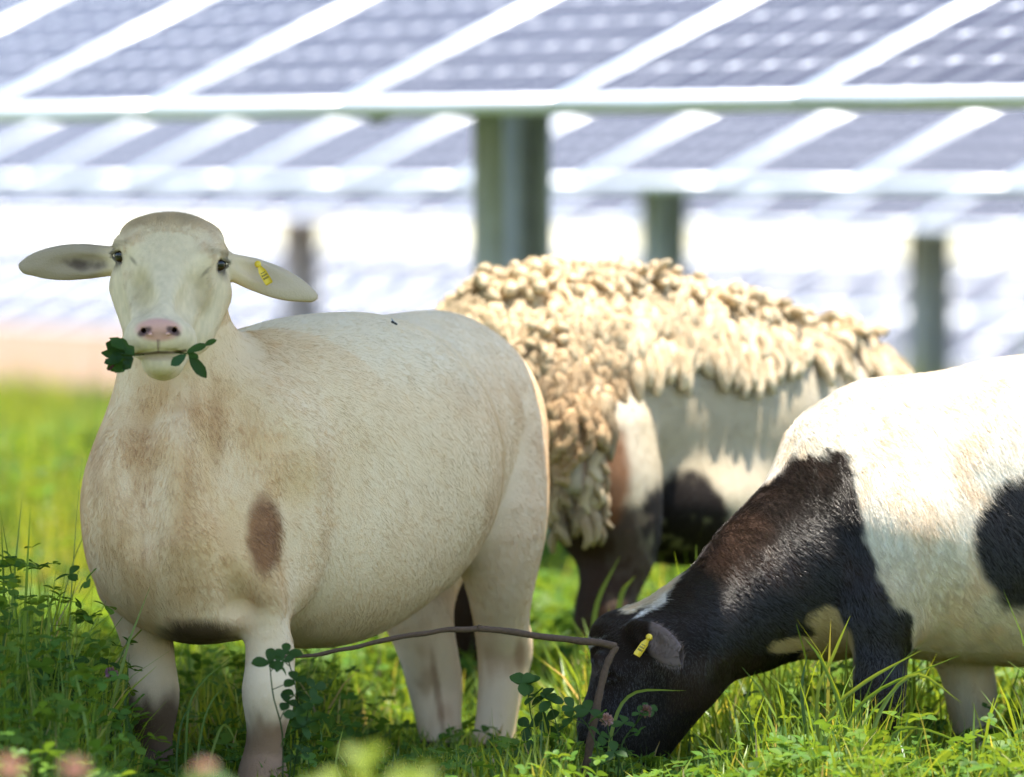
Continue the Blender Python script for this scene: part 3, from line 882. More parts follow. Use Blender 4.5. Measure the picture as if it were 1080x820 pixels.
    BX = [(560, 470), (640, 640), (690, 640), (745, 560), (800, 515), (835, 480), (852, 480), (862, 487), (872, 474), (886, 474), (896, 500), (905, 560), (916, 610), (934, 632), (956, 646), (958, 700), (950, 760), (948, 900), (895, 900), (897, 730), (885, 735), (860, 735), (830, 730), (800, 730), (770, 760), (700, 840), (560, 900)]
    def inside(px, py):
        poly = np.array(BX, float); r = np.zeros(len(px), bool); dist = np.full(len(px), 1e9)
        for (x1, y1), (x2, y2) in zip(poly, np.roll(poly, -1, 0)):
            cr = ((y1 > py) != (y2 > py)) & (px < (x2 - x1) * (py - y1) / (y2 - y1 + 1e-9) + x1); r ^= cr
            t = np.clip(((px - x1) * (x2 - x1) + (py - y1) * (y2 - y1)) / ((x2 - x1) ** 2 + (y2 - y1) ** 2), 0, 1)
            dist = np.minimum(dist, np.hypot(px - x1 - t * (x2 - x1), py - y1 - t * (y2 - y1)))
        return np.where(r, -dist, dist)
    # patches live in the sheep's own side plane (x along, z up), read off at the body's mean distance
    def side(p): return 540 + F * p[:, 0] / 9.08, HORIZON - F * (p[:, 2] - CAM_H) / 9.08
    def colour(p, nn):
        px, py = side(p); n = len(p)
        f = fbm(p, 11, 33); g = fbm(p * [1, 1, .4], 34, 35); h = fbm(p, 60, 38)
        c = np.tile(np.array([.70, .64, .54]), (n, 1))
        low = sstep(540, 650, py + (f - .5) * 80)
        c = lerp(c, np.array([.60, .47, .29]), .75 * low)
        c = lerp(c, CREAM, .35 * sstep(.45, .7, g))
        far = p[:, 1] > 9.22
        d = inside(px, py) + (g - .5) * 16 + (h - .5) * 10
        blk = 1 - sstep(-3, 3, d); blk = blk * (~(far & (px > 930)))
        red = sstep(.46, .70, f) * sstep(560, 760, px) * (1 - sstep(700, 900, px)) * .8 + .25
        dark = lerp(np.tile(BLACK, (n, 1)), np.array([.042, .021, .013]), np.clip(red * sstep(-70, -5, -np.abs(py - (1120 - .72 * px + 0 * py)) + 30), 0, 1))
        dark = lerp(dark, UMBER, .35 * sstep(.5, .7, f))
        c = lerp(c, 0, np.zeros(n)) * (1 - blk[:, None]) + dark * blk[:, None]
        tan = 1 - sstep(.8, 1.05, np.minimum(ellipse(px, py, 873, 676, 27, 42, -16), ellipse(px, py, 838, 675, 34, 9, -10)) + (g - .5) * .6 + (h - .5) * .35)
        c = lerp(c, np.array([.50, .36, .17]), tan * (1 - far))
        rump = 1 - sstep(.9, 1.05, ellipse(px, py, 1090, 570, 72, 74, 15) + (g - .5) * .3)
        c = lerp(c, BLACK, rump * (~far))
        c = lerp(c, BLACK, (1 - sstep(.8, 1.1, ellipse(px, py, 1375, 480, 95, 110) + (g - .5) * .4)))
        kn = (far & (p[:, 0] < 1.0)) * (1 - sstep(.8, 1.1, ellipse(px, py, 1012, 690, 24, 14) + (g - .5) * .3)); c = lerp(c, BLACK, kn * 1.0)
        # white blaze along the forehead
        bl = (px < 700) & (py < 690)
        line = np.abs((py - 660) + (px - 648) * .62) / 7 + np.abs(p[:, 1] - 9.0) / .05
        c = lerp(c, np.array([.68, .62, .54]), (1 - sstep(.7, 1.2, line + (g - .5) * .5)) * bl)
        c = lerp(c, np.array([.68, .62, .54]), (1 - sstep(.6, 1.1, ellipse(px, py, 812, 502, 22, 5, -40) + (g - .5) * .4)) * .9)  # painted highlight on the crest of the neck
        mz = 1 - sstep(.6, 1.1, ellipse(px, py, 640, 835, 20, 18)); c = lerp(c, np.array([.08, .055, .05]), mz)
        c = lerp(c, np.array([.10, .07, .06]), .6 * (1 - sstep(.5, 1.0, ellipse(px, py, 628, 700, 5, 14, 25))) * (p[:, 1] < 9))
        er = sstep(8.912, 8.895, p[:, 1]) * sstep(682, 690, pix(p)[0]) * (p[:, 2] > .2) * (pix(p)[0] < 740) * (py < 712); c = lerp(c, np.array([.27, .195, .175]), .8 * er)
        hoof = p[:, 2] < .05; c[hoof] = (.025, .02, .018)
        return np.clip(c, 0, 1)
    nn = vert_normals(V, Q)
    link('body', np_mesh('sheep_body', V, Q, col=colour(V, nn)), M['skin'], root)
    eyeball('eye', E1 + np.array([0, .008, 0]), .0135, (-.45, -.85, .1), root); eyeball('eye', E2 - np.array([0, .008, 0]), .0135, (-.45, .85, .1), root)
    ear_tag(root, P(685, 673, 8.845), nrm(P(668, 696, 8.85) - P(685, 672, 8.865)), np.array([-.25, -.85, .4]), .0125, .036)
    def flow(p):
        px, py = side(p)
        d = np.tile(np.array([.55, 0, -.8]), (len(p), 1))
        nk = (px < 880); d[nk] = (.55, 0, -.45)
        hd = (px < 720) & (py > 650); d[hd] = (.6, 0, .35)
        d[p[:, 2] < .23] = (.05, 0, -1)
        return d
    def length(p):
        px, py = side(p)
        L = np.full(len(p), .015); L[(px < 740) & (py > 640)] = .008; L[p[:, 2] < .2] = .008
        L[(px < 680) & (py > 790)] = .003
        return L
    def weight(p, n):
        w = np.where(n[:, 1] > .4, .3, 1.0); w = np.where(p[:, 0] > .95, .35 * w, w)
        return np.where(p[:, 2] < .05, .02, w)
    def coat(keep, nm, mat, n, seed, rad, lift):
        def wt(p, q):
            lum = colour(p, q).mean(1)
            return weight(p, q) * ((lum < .13) if keep == 'dark' else (lum >= .13))
        fur(nm, V, Q, int(n * HAIR_K), length, flow, colour, mat, root, rad, lift, .22, wt, seed)
    coat('dark', 'dark_coat', M['dark_hair'], 90000, 5, .00024, .34)
    coat('pale', 'pale_coat', M['hair'], 110000, 6, .00024, .40)
    return root

# ================================================================== B: half-shorn sheep seen from behind
def sheep_b():
    root = empty('sheep', tuple(P(700, 300, 10.5) * [1, 1, 0]))
    tag(root, 'half shed woolly sheep with curly fleece left on its back and rump', 'sheep', 'sheep grazing under the solar panels')
    ef = nrm(np.array([.86, .50, 0])); ax = np.array([ef, [-ef[1], ef[0], 0], [0, 0, 1.0]])
    b = Body()
    b.ell(P(572, 412, 10.32), (.235, .19, .215), ax)
    b.ell(P(545, 440, 10.25), (.13, .14, .20), ax, .08)
    b.ell(P(720, 440, 10.52), (.37, .20, .235), ax, .08)
    b.ell(P(862, 462, 10.82), (.20, .17, .215), ax, .08)
    b.ell(P(655, 405, 10.43), (.22, .15, .205), ax, .06)
    b.ell(P(725, 530, 10.45), (.18, .16, .115), ax, .05)
    b.chain([(P(900, 470, 10.92), .14), (P(960, 560, 11.05), .11), (P(1000, 630, 11.12), .085), (P(1012, 655, 11.12), .08), (P(1000, 700, 11.1), .055), (P(992, 722, 11.08), .042)], .04)
    b.chain([(P(618, 470, 10.22), .125), (P(640, 540, 10.2), .090), (P(650, 585, 10.2), .056), (P(640, 630, 10.17), .038), (P(636, 655, 10.16), .038), (P(642, 700, 10.18), .029), (P(646, 748, 10.2), .029), (P(646, 772, 10.18), .034)], .03)
    b.chain([(P(520, 480, 10.45), .12), (P(505, 560, 10.42), .075), (P(487, 615, 10.4), .048), (P(482, 645, 10.4), .038), (P(486, 690, 10.42), .029), (P(490, 740, 10.44), .029), (P(488, 764, 10.42), .034)], .03)
    for x, d in ((842, 10.68), (905, 10.95)):
        b.chain([(P(x, 540, d), .075), (P(x - 4, 620, d), .044), (P(x - 6, 670, d), .034), (P(x - 8, 715, d), .026), (P(x - 8, 740, d), .027), (P(x - 10, 754, d), .033)], .02)
    for s in (-1, 1):
        b.ell(P(1016, 640, 11.12 + s * .10), (.02, .07, .028), None, .02)
    b.chain([(P(572, 380, 10.1), .04), (P(600, 450, 10.03), .034), (P(606, 510, 10.02), .02)], .04)
    xs = axis((-.20, .0075), (1.02,)); ys = axis((9.92, .0075), (11.4,)); zs = axis((-.02, .0075), (.84,))
    V, Q = b.mesh(xs, ys, zs)
    # edge of the remaining fleece, as seen: bare flank below, wool above and over the rump
    bx = np.array([440, 560, 628, 650, 672, 720, 790, 850, 900, 930, 945]); by = np.array([560, 530, 440, 392, 358, 358, 366, 356, 366, 384, 300])
    def woolly(p):
        px, py = pix(p)
        back = p[:, 1] > 10.35 + (px - 560) * .0018 + .02
        lim = np.interp(px, bx, by)
        return np.where(back, py < np.minimum(lim, 400), py < lim)
    def colour(p, nn):
        px, py = pix(p); n = len(p)
        f = fbm(p, 10, 53); g = fbm(p, 40, 55)
        c = np.tile(np.array([.46, .39, .29]), (n, 1))
        c = lerp(c, np.array([.42, .34, .22]), .6 * sstep(.4, .7, f))
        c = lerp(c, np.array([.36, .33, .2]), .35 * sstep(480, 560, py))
        nearp = p[:, 1] < 10.65
        patch = 1 - sstep(.85, 1.1, ellipse(px, py, 722, 553, 52, 54) + (g - .5) * .35)
        c = lerp(c, BLACK * 1.4, patch * nearp)
        dap = patch * sstep(.60, .68, g) * sstep(540, 555, py) * (1 - sstep(578, 592, py)); c = lerp(c, np.array([.22, .2, .10]), dap * .8)  # sunlit dapples on the black belly, painted into the colour
        leg = sstep(520, 560, py + (f - .5) * 50) * (px < 690) * (1 - patch)
        c = lerp(c, UMBER * .8, leg)
        c = lerp(c, np.array([.10, .07, .05]), (px > 640) * (px < 690) * (py > 540) * .5 * sstep(.4, .6, g))
        c = lerp(c, BROWN * .8, .9 * (1 - sstep(.7, 1.1, ellipse(px, py, 640, 500, 28, 62) + (g - .5) * .3)))
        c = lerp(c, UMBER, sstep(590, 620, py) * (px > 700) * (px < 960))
        w = woolly(p); c[w] = (.52, .42, .27)
        c[(px > 940) & (py > 540)] = (.5, .42, .3)
        c[p[:, 2] < .05] = (.03, .025, .02)
        return np.clip(c, 0, 1)
    nn = vert_normals(V, Q)
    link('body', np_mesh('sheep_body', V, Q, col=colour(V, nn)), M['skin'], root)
    for s in (-1, 1):
        eyeball('eye', P(998, 675, 11.1 + s * .066), .013, (-.3, s * .9, .1), root)
    def flow(p): return np.tile(ef * -.25 + np.array([0, 0, -1.0]), (len(p), 1))
    fur('coat', V, Q, int(50000 * HAIR_K), lambda p: np.full(len(p), .013), flow, colour, M['hair'], root, .0003, .35, .22,
        lambda p, n: np.where(woolly(p), .1, 1.0) * np.where(n[:, 1] > .4, .3, 1), 8)
    # ---- the fleece: hundreds of wavy locks shingled over back and rump, one part
    r = np.random.default_rng(12)
    pts, ns = tri_sample(V, Q, 16000, lambda p, n: woolly(p) * np.where(n[:, 1] > .5, .45, 1.0), r)
    # thin to an even spacing
    keep = []; grid = {}
    px, py = pix(pts)
    rad_keep = np.where(px < 655, .0118, .0130)
    for i in range(len(pts)):
        g = tuple((pts[i] / .017).astype(int)); ok = True
        for a in (-1, 0, 1):
            for b_ in (-1, 0, 1):
                for c_ in (-1, 0, 1):
                    for j in grid.get((g[0] + a, g[1] + b_, g[2] + c_), ()):
                        if np.sum((pts[i] - pts[j]) ** 2) < rad_keep[i] ** 2: ok = False
        if ok: keep.append(i); grid.setdefault(g, []).append(i)
    keep = np.array(keep)
    VV, FF, CC = [], [], []; nv = 0
    strands = []; scol = []
    def lock(p, n, down, L, w, colr, curl=1.0):
        nonlocal nv
        m = 8
        t = np.linspace(0, 1, m)
        side = nrm(np.cross(down, n)); ph = r.random() * 6
        c = p - n * .012 + np.outer(t * L, down) + np.outer((.013 + .008 * r.random()) * np.sin(t * 2.5) + .004, n) + np.outer(.0045 * curl * np.sin(t * 9 + ph) * t, side)
        c[:, 2] -= .010 * t ** 2 * (L / .06)
        rr = w * np.array([.75, 1.0, 1.08, 1.05, 1.02, 1.0, .90, .50]) * (1 + .13 * np.sin(t * 17 + ph))
        v, f = tube(c, rr, 10, True, .95)
        v = v + (noise(v, 110, 5) - .5)[:, None] * .0035 * n
        VV.append(v); FF.append([q + nv for q in f]); CC.append(np.tile(colr, (len(v), 1)) * (.82 + .3 * noise(v, 120, 4))[:, None]); nv += len(v)
        K = 80
        a = r.random(K) * 2 * np.pi; q = r.random(K) * .55
        off = (np.cos(a)[:, None] * side + np.sin(a)[:, None] * n) * (w * (.95 + .22 * r.random(K)))[:, None]
        s0 = [np.stack([np.interp(np.clip(q + d * .45, 0, 1), t, c[:, i]) for i in range(3)], -1) + off * np.interp(np.clip(q + d * .45, 0, 1), t, rr / w)[:, None] + r.normal(0, .0011, (K, 3)) for d in (0, .33, .66, 1)]
        strands.append(np.stack(s0, 1)); scol.append(np.tile(colr * 1.12, (K, 1)))
    for i in keep:
        p, n = pts[i], ns[i]; x, y = px[i], py[i]
        down = np.array([0, 0, -1.0]) - ef * (.12 + .25 * r.random()) + r.normal(0, .22, 3)
        down = nrm(down - (down @ n) * n)
        if n[2] > .8: down = nrm(np.array([.15, -.8, -.1]) + r.normal(0, .3, 3))
        rump = x < 655
        L = (.030 + .030 * r.random()) if rump else (.045 + .040 * r.random())
        w = (.0068 + .0062 * r.random() ** 1.5) if rump else (.0078 + .0050 * r.random())
        if n[2] > .72 and not rump: w *= .75; L *= .75
        tip = noise(p[None], 14, 3)[0]
        colr = np.array([.58, .46, .30]) * (.62 + .5 * tip + .12 * r.random())
        if rump: colr = colr * lerp(np.array([[1, 1, 1.0]]), np.array([.70, .60, .50]), np.array([float(sstep(320, 430, y))]))[0]  # rump locks darken downward, their shade put into the colour
        if not rump: colr = colr * np.array([1.05, 1.06, 1.08])
        edge = np.interp(x, bx, by) - y
        if not rump and edge < 26: L *= 1.25
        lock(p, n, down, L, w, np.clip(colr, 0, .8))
    # draggled tags of wool hanging at the tail
    for _ in range(170):
        x = r.uniform(560, 640); y = r.uniform(400, 520)
        d = 10.06 + .0004 * abs(x - 605) + r.normal(0, .015)
        p = P(x, y, d); n = nrm(np.array([-.3, -1, .1]))
        down = nrm(np.array([r.normal(0, .12), r.normal(0, .05), -1]))
        k = r.random()
        colr = np.array([.48, .36, .22]) * (.5 + .6 * k)
        if x > 592 and x < 632 and y > 440 and y < 490: colr = np.array([.62, .50, .33])
        lock(p, n, down, .045 + .06 * r.random(), .0045 + .006 * r.random(), colr, 2.0)
    FQ = np.concatenate([f[0] for f in FF]); FN = np.concatenate([f[1] for f in FF])
    fl = link('fleece', np_mesh('fleece', np.concatenate(VV), [FQ, FN], col=np.clip(np.concatenate(CC), 0, 1)), M['skin'], root)
    S = np.concatenate(strands); sc = np.concatenate(scol)
    hair('fleece_strands', S, np.tile(np.array([.0005, .0005, .00045, .0002]), (len(S), 1)), np.clip(sc, 0, 1), M['wool'], fl).location = (0, 0, 0)
    return root

SA, SAV, SAQ = sheep_a()
sheep_c()
sheep_b()
# ------------------------------------------------------------------ pasture plants
GRASS_K = 1.0
class Acc:
    def __init__(s): s.V, s.F, s.C, s.n = [], {}, [], 0
    def add(s, V, faces, C):
        for f in faces:
            f = np.asarray(f); s.F.setdefault(f.shape[1], []).append(f + s.n)
        s.V.append(V); s.C.append(np.broadcast_to(C, (len(V), 3))); s.n += len(V)
    def build(s, name, mat, parent=None):
        return link(name, np_mesh(name, np.concatenate(s.V), [np.concatenate(v) for v in s.F.values()], col=np.clip(np.concatenate(s.C), 0, 1)), mat, parent)

def blades(base, h, az, lean, w, col, K=5, droop=1.0):
    """many curved, folded grass blades at once"""
    n = len(base); t = np.linspace(0, 1, K)
    d = np.stack([np.cos(az), np.sin(az), np.zeros(n)], -1); s = np.stack([-np.sin(az), np.cos(az), np.zeros(n)], -1)
    ang = lean[:, None] * (t[None] ** 1.0) * droop * 1.6 + lean[:, None] * .25
    seg = h[:, None] / (K - 1)
    dx = np.cumsum(np.concatenate([np.zeros((n, 1)), np.sin(ang[:, :-1]) * seg], 1), 1)
    dz = np.cumsum(np.concatenate([np.zeros((n, 1)), np.cos(ang[:, :-1]) * seg], 1), 1)
    c = base[:, None] + dx[..., None] * d[:, None] + dz[..., None] * np.array([0, 0, 1.0])
    ww = w[:, None] * (np.array([.75, 1.0, .95, .7, .06]) if K == 5 else np.interp(t, [0, .4, 1], [.8, 1, .08]))[None]
    tw = rng.normal(0, .5, n)[:, None] + t[None] * rng.normal(0, .7, n)[:, None]
    sd = s[:, None] * np.cos(tw)[..., None] + d[:, None] * np.sin(tw)[..., None]
    L = c - sd * ww[..., None] * .5; Rr = c + sd * ww[..., None] * .5
    V = np.stack([L, Rr], 2).reshape(-1, 3)
    i = np.arange(n)[:, None] * (2 * K) + np.arange(K - 1)[None] * 2
    q = np.stack([i, i + 1, i + 3, i + 2], -1).reshape(-1, 4)
    C = np.repeat(col[:, None] * (.75 + .4 * t)[None, :, None], 2, 1).reshape(-1, 3) if False else np.repeat(np.repeat(col[:, None], K, 1), 2, 1).reshape(-1, 3)
    return V, [q], C

LEAF_T = np.array([0, .12, .3, .5, .7, .87, 1.0])
LEAF_W = np.array([.06, .42, .80, 1.0, .98, .68, .10])
def leaflets(base, dirv, nrmv, L, W, col, fold=.35, curl=.15, jag=0.0):
    """n obovate leaflets, folded along the midrib: base (n,3), direction, normal"""
    n = len(base); K = len(LEAF_T)
    x = nrm(dirv); z = nrm(nrmv - (nrmv * x).sum(1)[:, None] * x); y = np.cross(z, x)
    t = LEAF_T[None, :, None]
    mid = base[:, None] + x[:, None] * (L[:, None, None] * t) - z[:, None] * (L[:, None, None] * curl * t * t)
    half = (W[:, None] * .5 * LEAF_W[None])[..., None]
    if jag: half = half * (1 + rng.uniform(-jag, jag, half.shape)); mid = mid + z[:, None] * rng.normal(0, jag * .004, half.shape)
    up = z[:, None] * half * fold
    a = mid + y[:, None] * half + up; b = mid - y[:, None] * half + up
    V = np.stack([a, mid, b], 2).reshape(-1, 3)
    i = np.arange(n)[:, None] * (3 * K) + np.arange(K - 1)[None] * 3
    q = np.concatenate([np.stack([i, i + 1, i + 4, i + 3], -1).reshape(-1, 4), np.stack([i + 1, i + 2, i + 5, i + 4], -1).reshape(-1, 4)])
    C = np.repeat(col, 3 * K, 0)
    return V, [q], C

def trifoliate(center, up, L, col, r, spread=1.15):
    """three leaflets at the top of a petiole; arrays"""
    n = len(center); a0 = r.random(n) * 2 * np.pi
    ux = nrm(np.cross(up, np.array([.3, .2, 1.0]) + r.normal(0, .1, (n, 3)))); uy = np.cross(up, ux)
    out = []
    for k in range(3):
        a = a0 + k * 2.09 + r.normal(0, .15, n)
        d = np.cos(a)[:, None] * ux + np.sin(a)[:, None] * uy + up * (.25 + r.normal(0, .15, n))[:, None]
        out.append(leaflets(center, d, up + r.normal(0, .15, (n, 3)), L * (.85 + .3 * r.random(n)), L * (.62 + .2 * r.random(n)), col * (.9 + .2 * r.random((n, 1))), .25, .2))
    return out

def scatter(n, y0, y1, margin, pw=1.0):
    """random ground points in the wedge the lens sees, plus a margin to both sides"""
    y = y0 + (y1 - y0) * rng.random(int(n * 1.6)) ** pw
    hw = .0905 * y + margin; hwm = .0905 * y1 + margin
    k = rng.random(len(y)) < hw / hwm; y = y[k]; hw = hw[k]
    x = (rng.random(len(y)) * 2 - 1) * hw
    return np.stack([x, y, ground_z(x, y)], -1)[:n]

def height_at(p):
    """how tall the sward stands (m): rank at the far left front and right, cropped where the sheep stand"""
    px = 540 + F * p[:, 0] / p[:, 1]; d = p[:, 1]
    h = .075 + .11 * fbm(np.stack([p[:, 0], p[:, 1], 0 * d], -1), 2.2, 77)
    front = 1 - sstep(8.9, 9.3, d)
    col = np.interp(px, [-400, -60, 60, 110, 150, 300, 400, 520, 580, 625, 740, 800, 900, 980, 1060, 1100, 1500], [.22, .25, .24, .15, .038, .042, .045, .060, .09, .036, .042, .08, .12, .08, .09, .12, .13])
    near_lim = np.clip(.32 + .68 * (d - 7.8) / .7, .32, 1.0)
    h = h * (1 - front) + col * near_lim * (.65 + .7 * noise(np.stack([p[:, 0], p[:, 1], 0 * d], -1), 7, 4)) * front
    zone = sstep(9.2, 9.6, d) * (1 - sstep(12, 14, d))
    h = h + .15 * sstep(11.5, 13, d) * (1 - sstep(15.3, 15.9, d)) * (1 - sstep(100, 200, px)) * (.6 + .8 * noise(np.stack([p[:, 0], d, 0 * d], -1), 4, 8))
    h = h * (1 + .9 * sstep(12, 15, d) * (fbm(np.stack([p[:, 0], d * .6, 0 * d], -1), 1.3, 141) - .42) * 2)
    h = h * (1 + .25 * zone * (px > 560))
    h = h * (1 - .62 * sstep(8.7, 8.95, d) * (1 - sstep(9.65, 10.1, d)) * sstep(340, 400, px) * (1 - sstep(575, 620, px)))
    h = h * (1 - .5 * sstep(8.6, 8.95, d) * (1 - sstep(9.4, 9.7, d)) * sstep(960, 1000, px) * (1 - sstep(1060, 1100, px)))
    return h

def tint(p, n, r):
    """leaf colours: fresh green, some yellower, some straw"""
    a = fbm(np.stack([p[:, 0], p[:, 1], 0 * p[:, 0]], -1), 1.6, 21)
    g = np.tile(np.array([.19, .30, .030]), (n, 1))
    g = lerp(g, np.array([.34, .40, .038]), sstep(.35, .7, a))
    b2 = fbm(np.stack([p[:, 0], p[:, 1] * .45, 0 * p[:, 0]], -1), 1.1, 131); far = sstep(10, 14, p[:, 1])
    g = lerp(g, np.array([.085, .17, .028]), .85 * sstep(.50, .36, b2) * far)
    g = lerp(g, np.array([.46, .47, .05]), .75 * sstep(.54, .70, b2) * far)
    u = r.random(n)
    g[u < .22] = np.array([.10, .19, .03])
    g[u > .90] = np.array([.42, .42, .09])
    g[u > .972] = np.array([.45, .37, .2])
    return g * (.8 + .4 * r.random((n, 1)))

def pasture():
    r = np.random.default_rng(31)
    acc = Acc()
    for n, y0, y1, mg, w0, w1, K, hk in ((60000, 7.0, 10.2, .8, .0022, .0066, 5, 1.0), (60000, 10.2, 17, .8, .004, .010, 4, 1.0), (60000, 17, 35, 1.2, .008, .022, 3, 1.1)):
        p = scatter(int(n * GRASS_K), y0, y1, mg); m = len(p)
        h = height_at(p) * hk * (.55 + .75 * r.random(m) ** 1.3)
        pxx = 540 + F * p[:, 0] / p[:, 1]
        tall = r.random(m) > np.where(((pxx > 690) | (pxx < 120)) & (p[:, 1] > 8.5), .90, .97); h[tall] *= np.where(pxx[tall] > 690, 1.75, 1.4)
        lean = np.clip(np.abs(r.normal(.42, .28, m)), .05, 1.2)
        acc.add(*blades(p, h * 1.15, r.random(m) * 6.283, lean, w0 + (w1 - w0) * r.random(m), tint(p, m, r), K))
    tag(acc.build('grass', M['leaf']), 'sunlit green pasture grass around the sheep', 'grass', kind='stuff')
    # clover: petioles with three leaflets
    acc = Acc()
    for n, y0, y1, mg, l0, l1 in ((17000, 7.0, 10.2, .8, .012, .025), (24000, 10.2, 16, .8, .018, .036), (11000, 16, 34, 1.2, .03, .06)):
        p = scatter(int(n * GRASS_K), y0, y1, mg); m = len(p)
        patch = fbm(np.stack([p[:, 0], p[:, 1], 0 * p[:, 0]], -1), 1.8, 91)
        px = 540 + F * p[:, 0] / p[:, 1]
        k = (r.random(m) < .25 + 1.3 * sstep(.38, .66, patch)) | ((px < 150) & (p[:, 1] < 8.8)); p = p[k]; px = px[k]; m = len(p)
        h = height_at(p) * (.5 + .75 * r.random(m)) * np.where((px < 140) & (p[:, 1] < 8.9), 1.35, 1)
        top = p + np.stack([r.normal(0, .03, m), r.normal(0, .03, m), h], -1)
        up = nrm(np.stack([r.normal(0, .35, m), r.normal(0, .35, m), np.ones(m)], -1))
        c = np.tile(np.array([.075, .155, .022]), (m, 1)) * (.75 + .6 * r.random((m, 1)))
        c = lerp(c, np.array([.18, .27, .030]), .4 * (r.random(m) > .6))
        for t in trifoliate(top, up, l0 + (l1 - l0) * r.random(m), c, r): acc.add(*t)
        if y0 < 15:
            lean = np.arctan2(np.hypot(*(top - p)[:, :2].T), h); az = np.arctan2((top - p)[:, 1], (top - p)[:, 0])
            acc.add(*blades(p, np.linalg.norm(top - p, axis=1), az, lean * .8, np.full(m, .0016), c * 1.2, 3, .3))
    tag(acc.build('clover', M['clover']), 'patches of three leaved clover growing through the grass', 'clover', kind='stuff')

def stem_plant(label, root_p, stems, group=None, name='clover_plant', seed=0, cat='clover', dark=1.0):
    """one countable plant. stems: list of (path points, leaf size, flower colour or None)"""
    r = np.random.default_rng(seed)
    root = empty(name, tuple(root_p)); tag(root, label, cat, group)
    for path, L, fl in stems:
        pts = spline(path, 12)
        v, f = tube(pts, np.linspace(.0016, .0009, 12), 6)
        st = Acc(); st.add(v, f, np.array([.07, .12, .03]) * dark); so_ = st.build('stem', M['clover'], root)
        lf = Acc()
        for t in np.linspace(.35, .93, 4):
            i = int(t * 11); d = nrm(np.array([r.normal(), r.normal() * .7, .5])); ln = L * (.7 + .7 * r.random())
            tip = pts[i] + d * ln * 1.2
            v, f = tube(np.array([pts[i], pts[i] + d * ln * .7, tip]), .0007, 5); lf.add(v, f, np.array([.06, .11, .03]) * dark)
            up = nrm(np.array([r.normal(0, .5), -.45 + r.normal(0, .3), .8]))
            for q in trifoliate(tip[None], up[None], np.array([L]), np.array([[.046, .10, .019]]) * dark * (.8 + .5 * r.random()), r): lf.add(*q)
        if fl is None:
            for q in trifoliate(pts[-1][None], nrm(np.array([[.1, -.6, .7]])), np.array([L * 1.1]), np.array([[.05, .11, .020]]) * dark, r): lf.add(*q)
        lf.build('leaves', M['clover'], root)
        if fl is not None:
            flower_head(pts[-1], .0085 if L < .03 else .011, fl, root, r)
    return root

def flower_head(c, rad, col, parent, r):
    """globe of ~90 little tube florets"""
    a = Acc(); n = 110
    u = nrm(r.normal(0, 1, (n, 3))); u[:, 2] = u[:, 2] * .9 + .15; u = nrm(u)
    base = c + u * rad * .25
    L = np.full(n, rad * 1.0) * (.8 + .35 * r.random(n))
    side = nrm(np.cross(u, r.normal(0, 1, (n, 3))))
    cc = np.tile(col, (n, 1)) * (.7 + .6 * r.random((n, 1)))
    a.add(*leaflets(base, u, side, L, L * .36, cc, .6, .1))
    return a.build('flower_head', M['clover'], parent)

def tuft(label, root_p, paths, w, cols, name='grass_tuft', group=None):
    root = empty(name, tuple(root_p)); tag(root, label, 'grass', group)
    for path, cc, wk in zip(paths, cols, w):
        pts = spline(path, 14); n = 14; t = np.linspace(0, 1, n)
        tg = nrm(np.gradient(pts, axis=0)); view = nrm(pts - np.array([0, 0, CAM_H]))
        s = nrm(np.cross(tg, view) + .5 * np.cross(tg, [0.3, .2, 1.0]))
        nn_ = np.cross(s, tg)
        ww = wk * np.interp(t, [0, .3, .75, 1], [.7, 1, .75, .05])[:, None] * .5
        V = np.stack([pts - s * ww, pts + nn_ * ww * .35, pts + s * ww], 1).reshape(-1, 3)
        i = np.arange(n - 1) * 3
        q = np.concatenate([np.stack([i, i + 1, i + 4, i + 3], -1), np.stack([i + 1, i + 2, i + 5, i + 4], -1)])
        a = Acc(); a.add(V, [q], np.array(cc)); a.build('blade', M['leaf'], root)
    return root

def sprig(name, label, leaves, stem, jag=.12):
    """leaves: (base, tip, width, facing)"""
    root = empty(name, tuple(stem[0])); tag(root, label, 'clover leaf', 'clover in the mouth of the cream sheep')
    v, f = tube(np.array(stem), .0009, 6); a = Acc(); a.add(v, f, np.array([.05, .09, .025])); a.build('stem', M['clover'], root)
    for b_, t_, w_, fc, cc in leaves:
        a = Acc(); b_, t_ = np.array(b_), np.array(t_)
        a.add(*leaflets(b_[None], (t_ - b_)[None], np.array([fc], float), np.array([np.linalg.norm(t_ - b_)]), np.array([w_]), np.array([cc]), .3, .12, jag))
        a.build('leaflet', M['clover'], root)
    return root

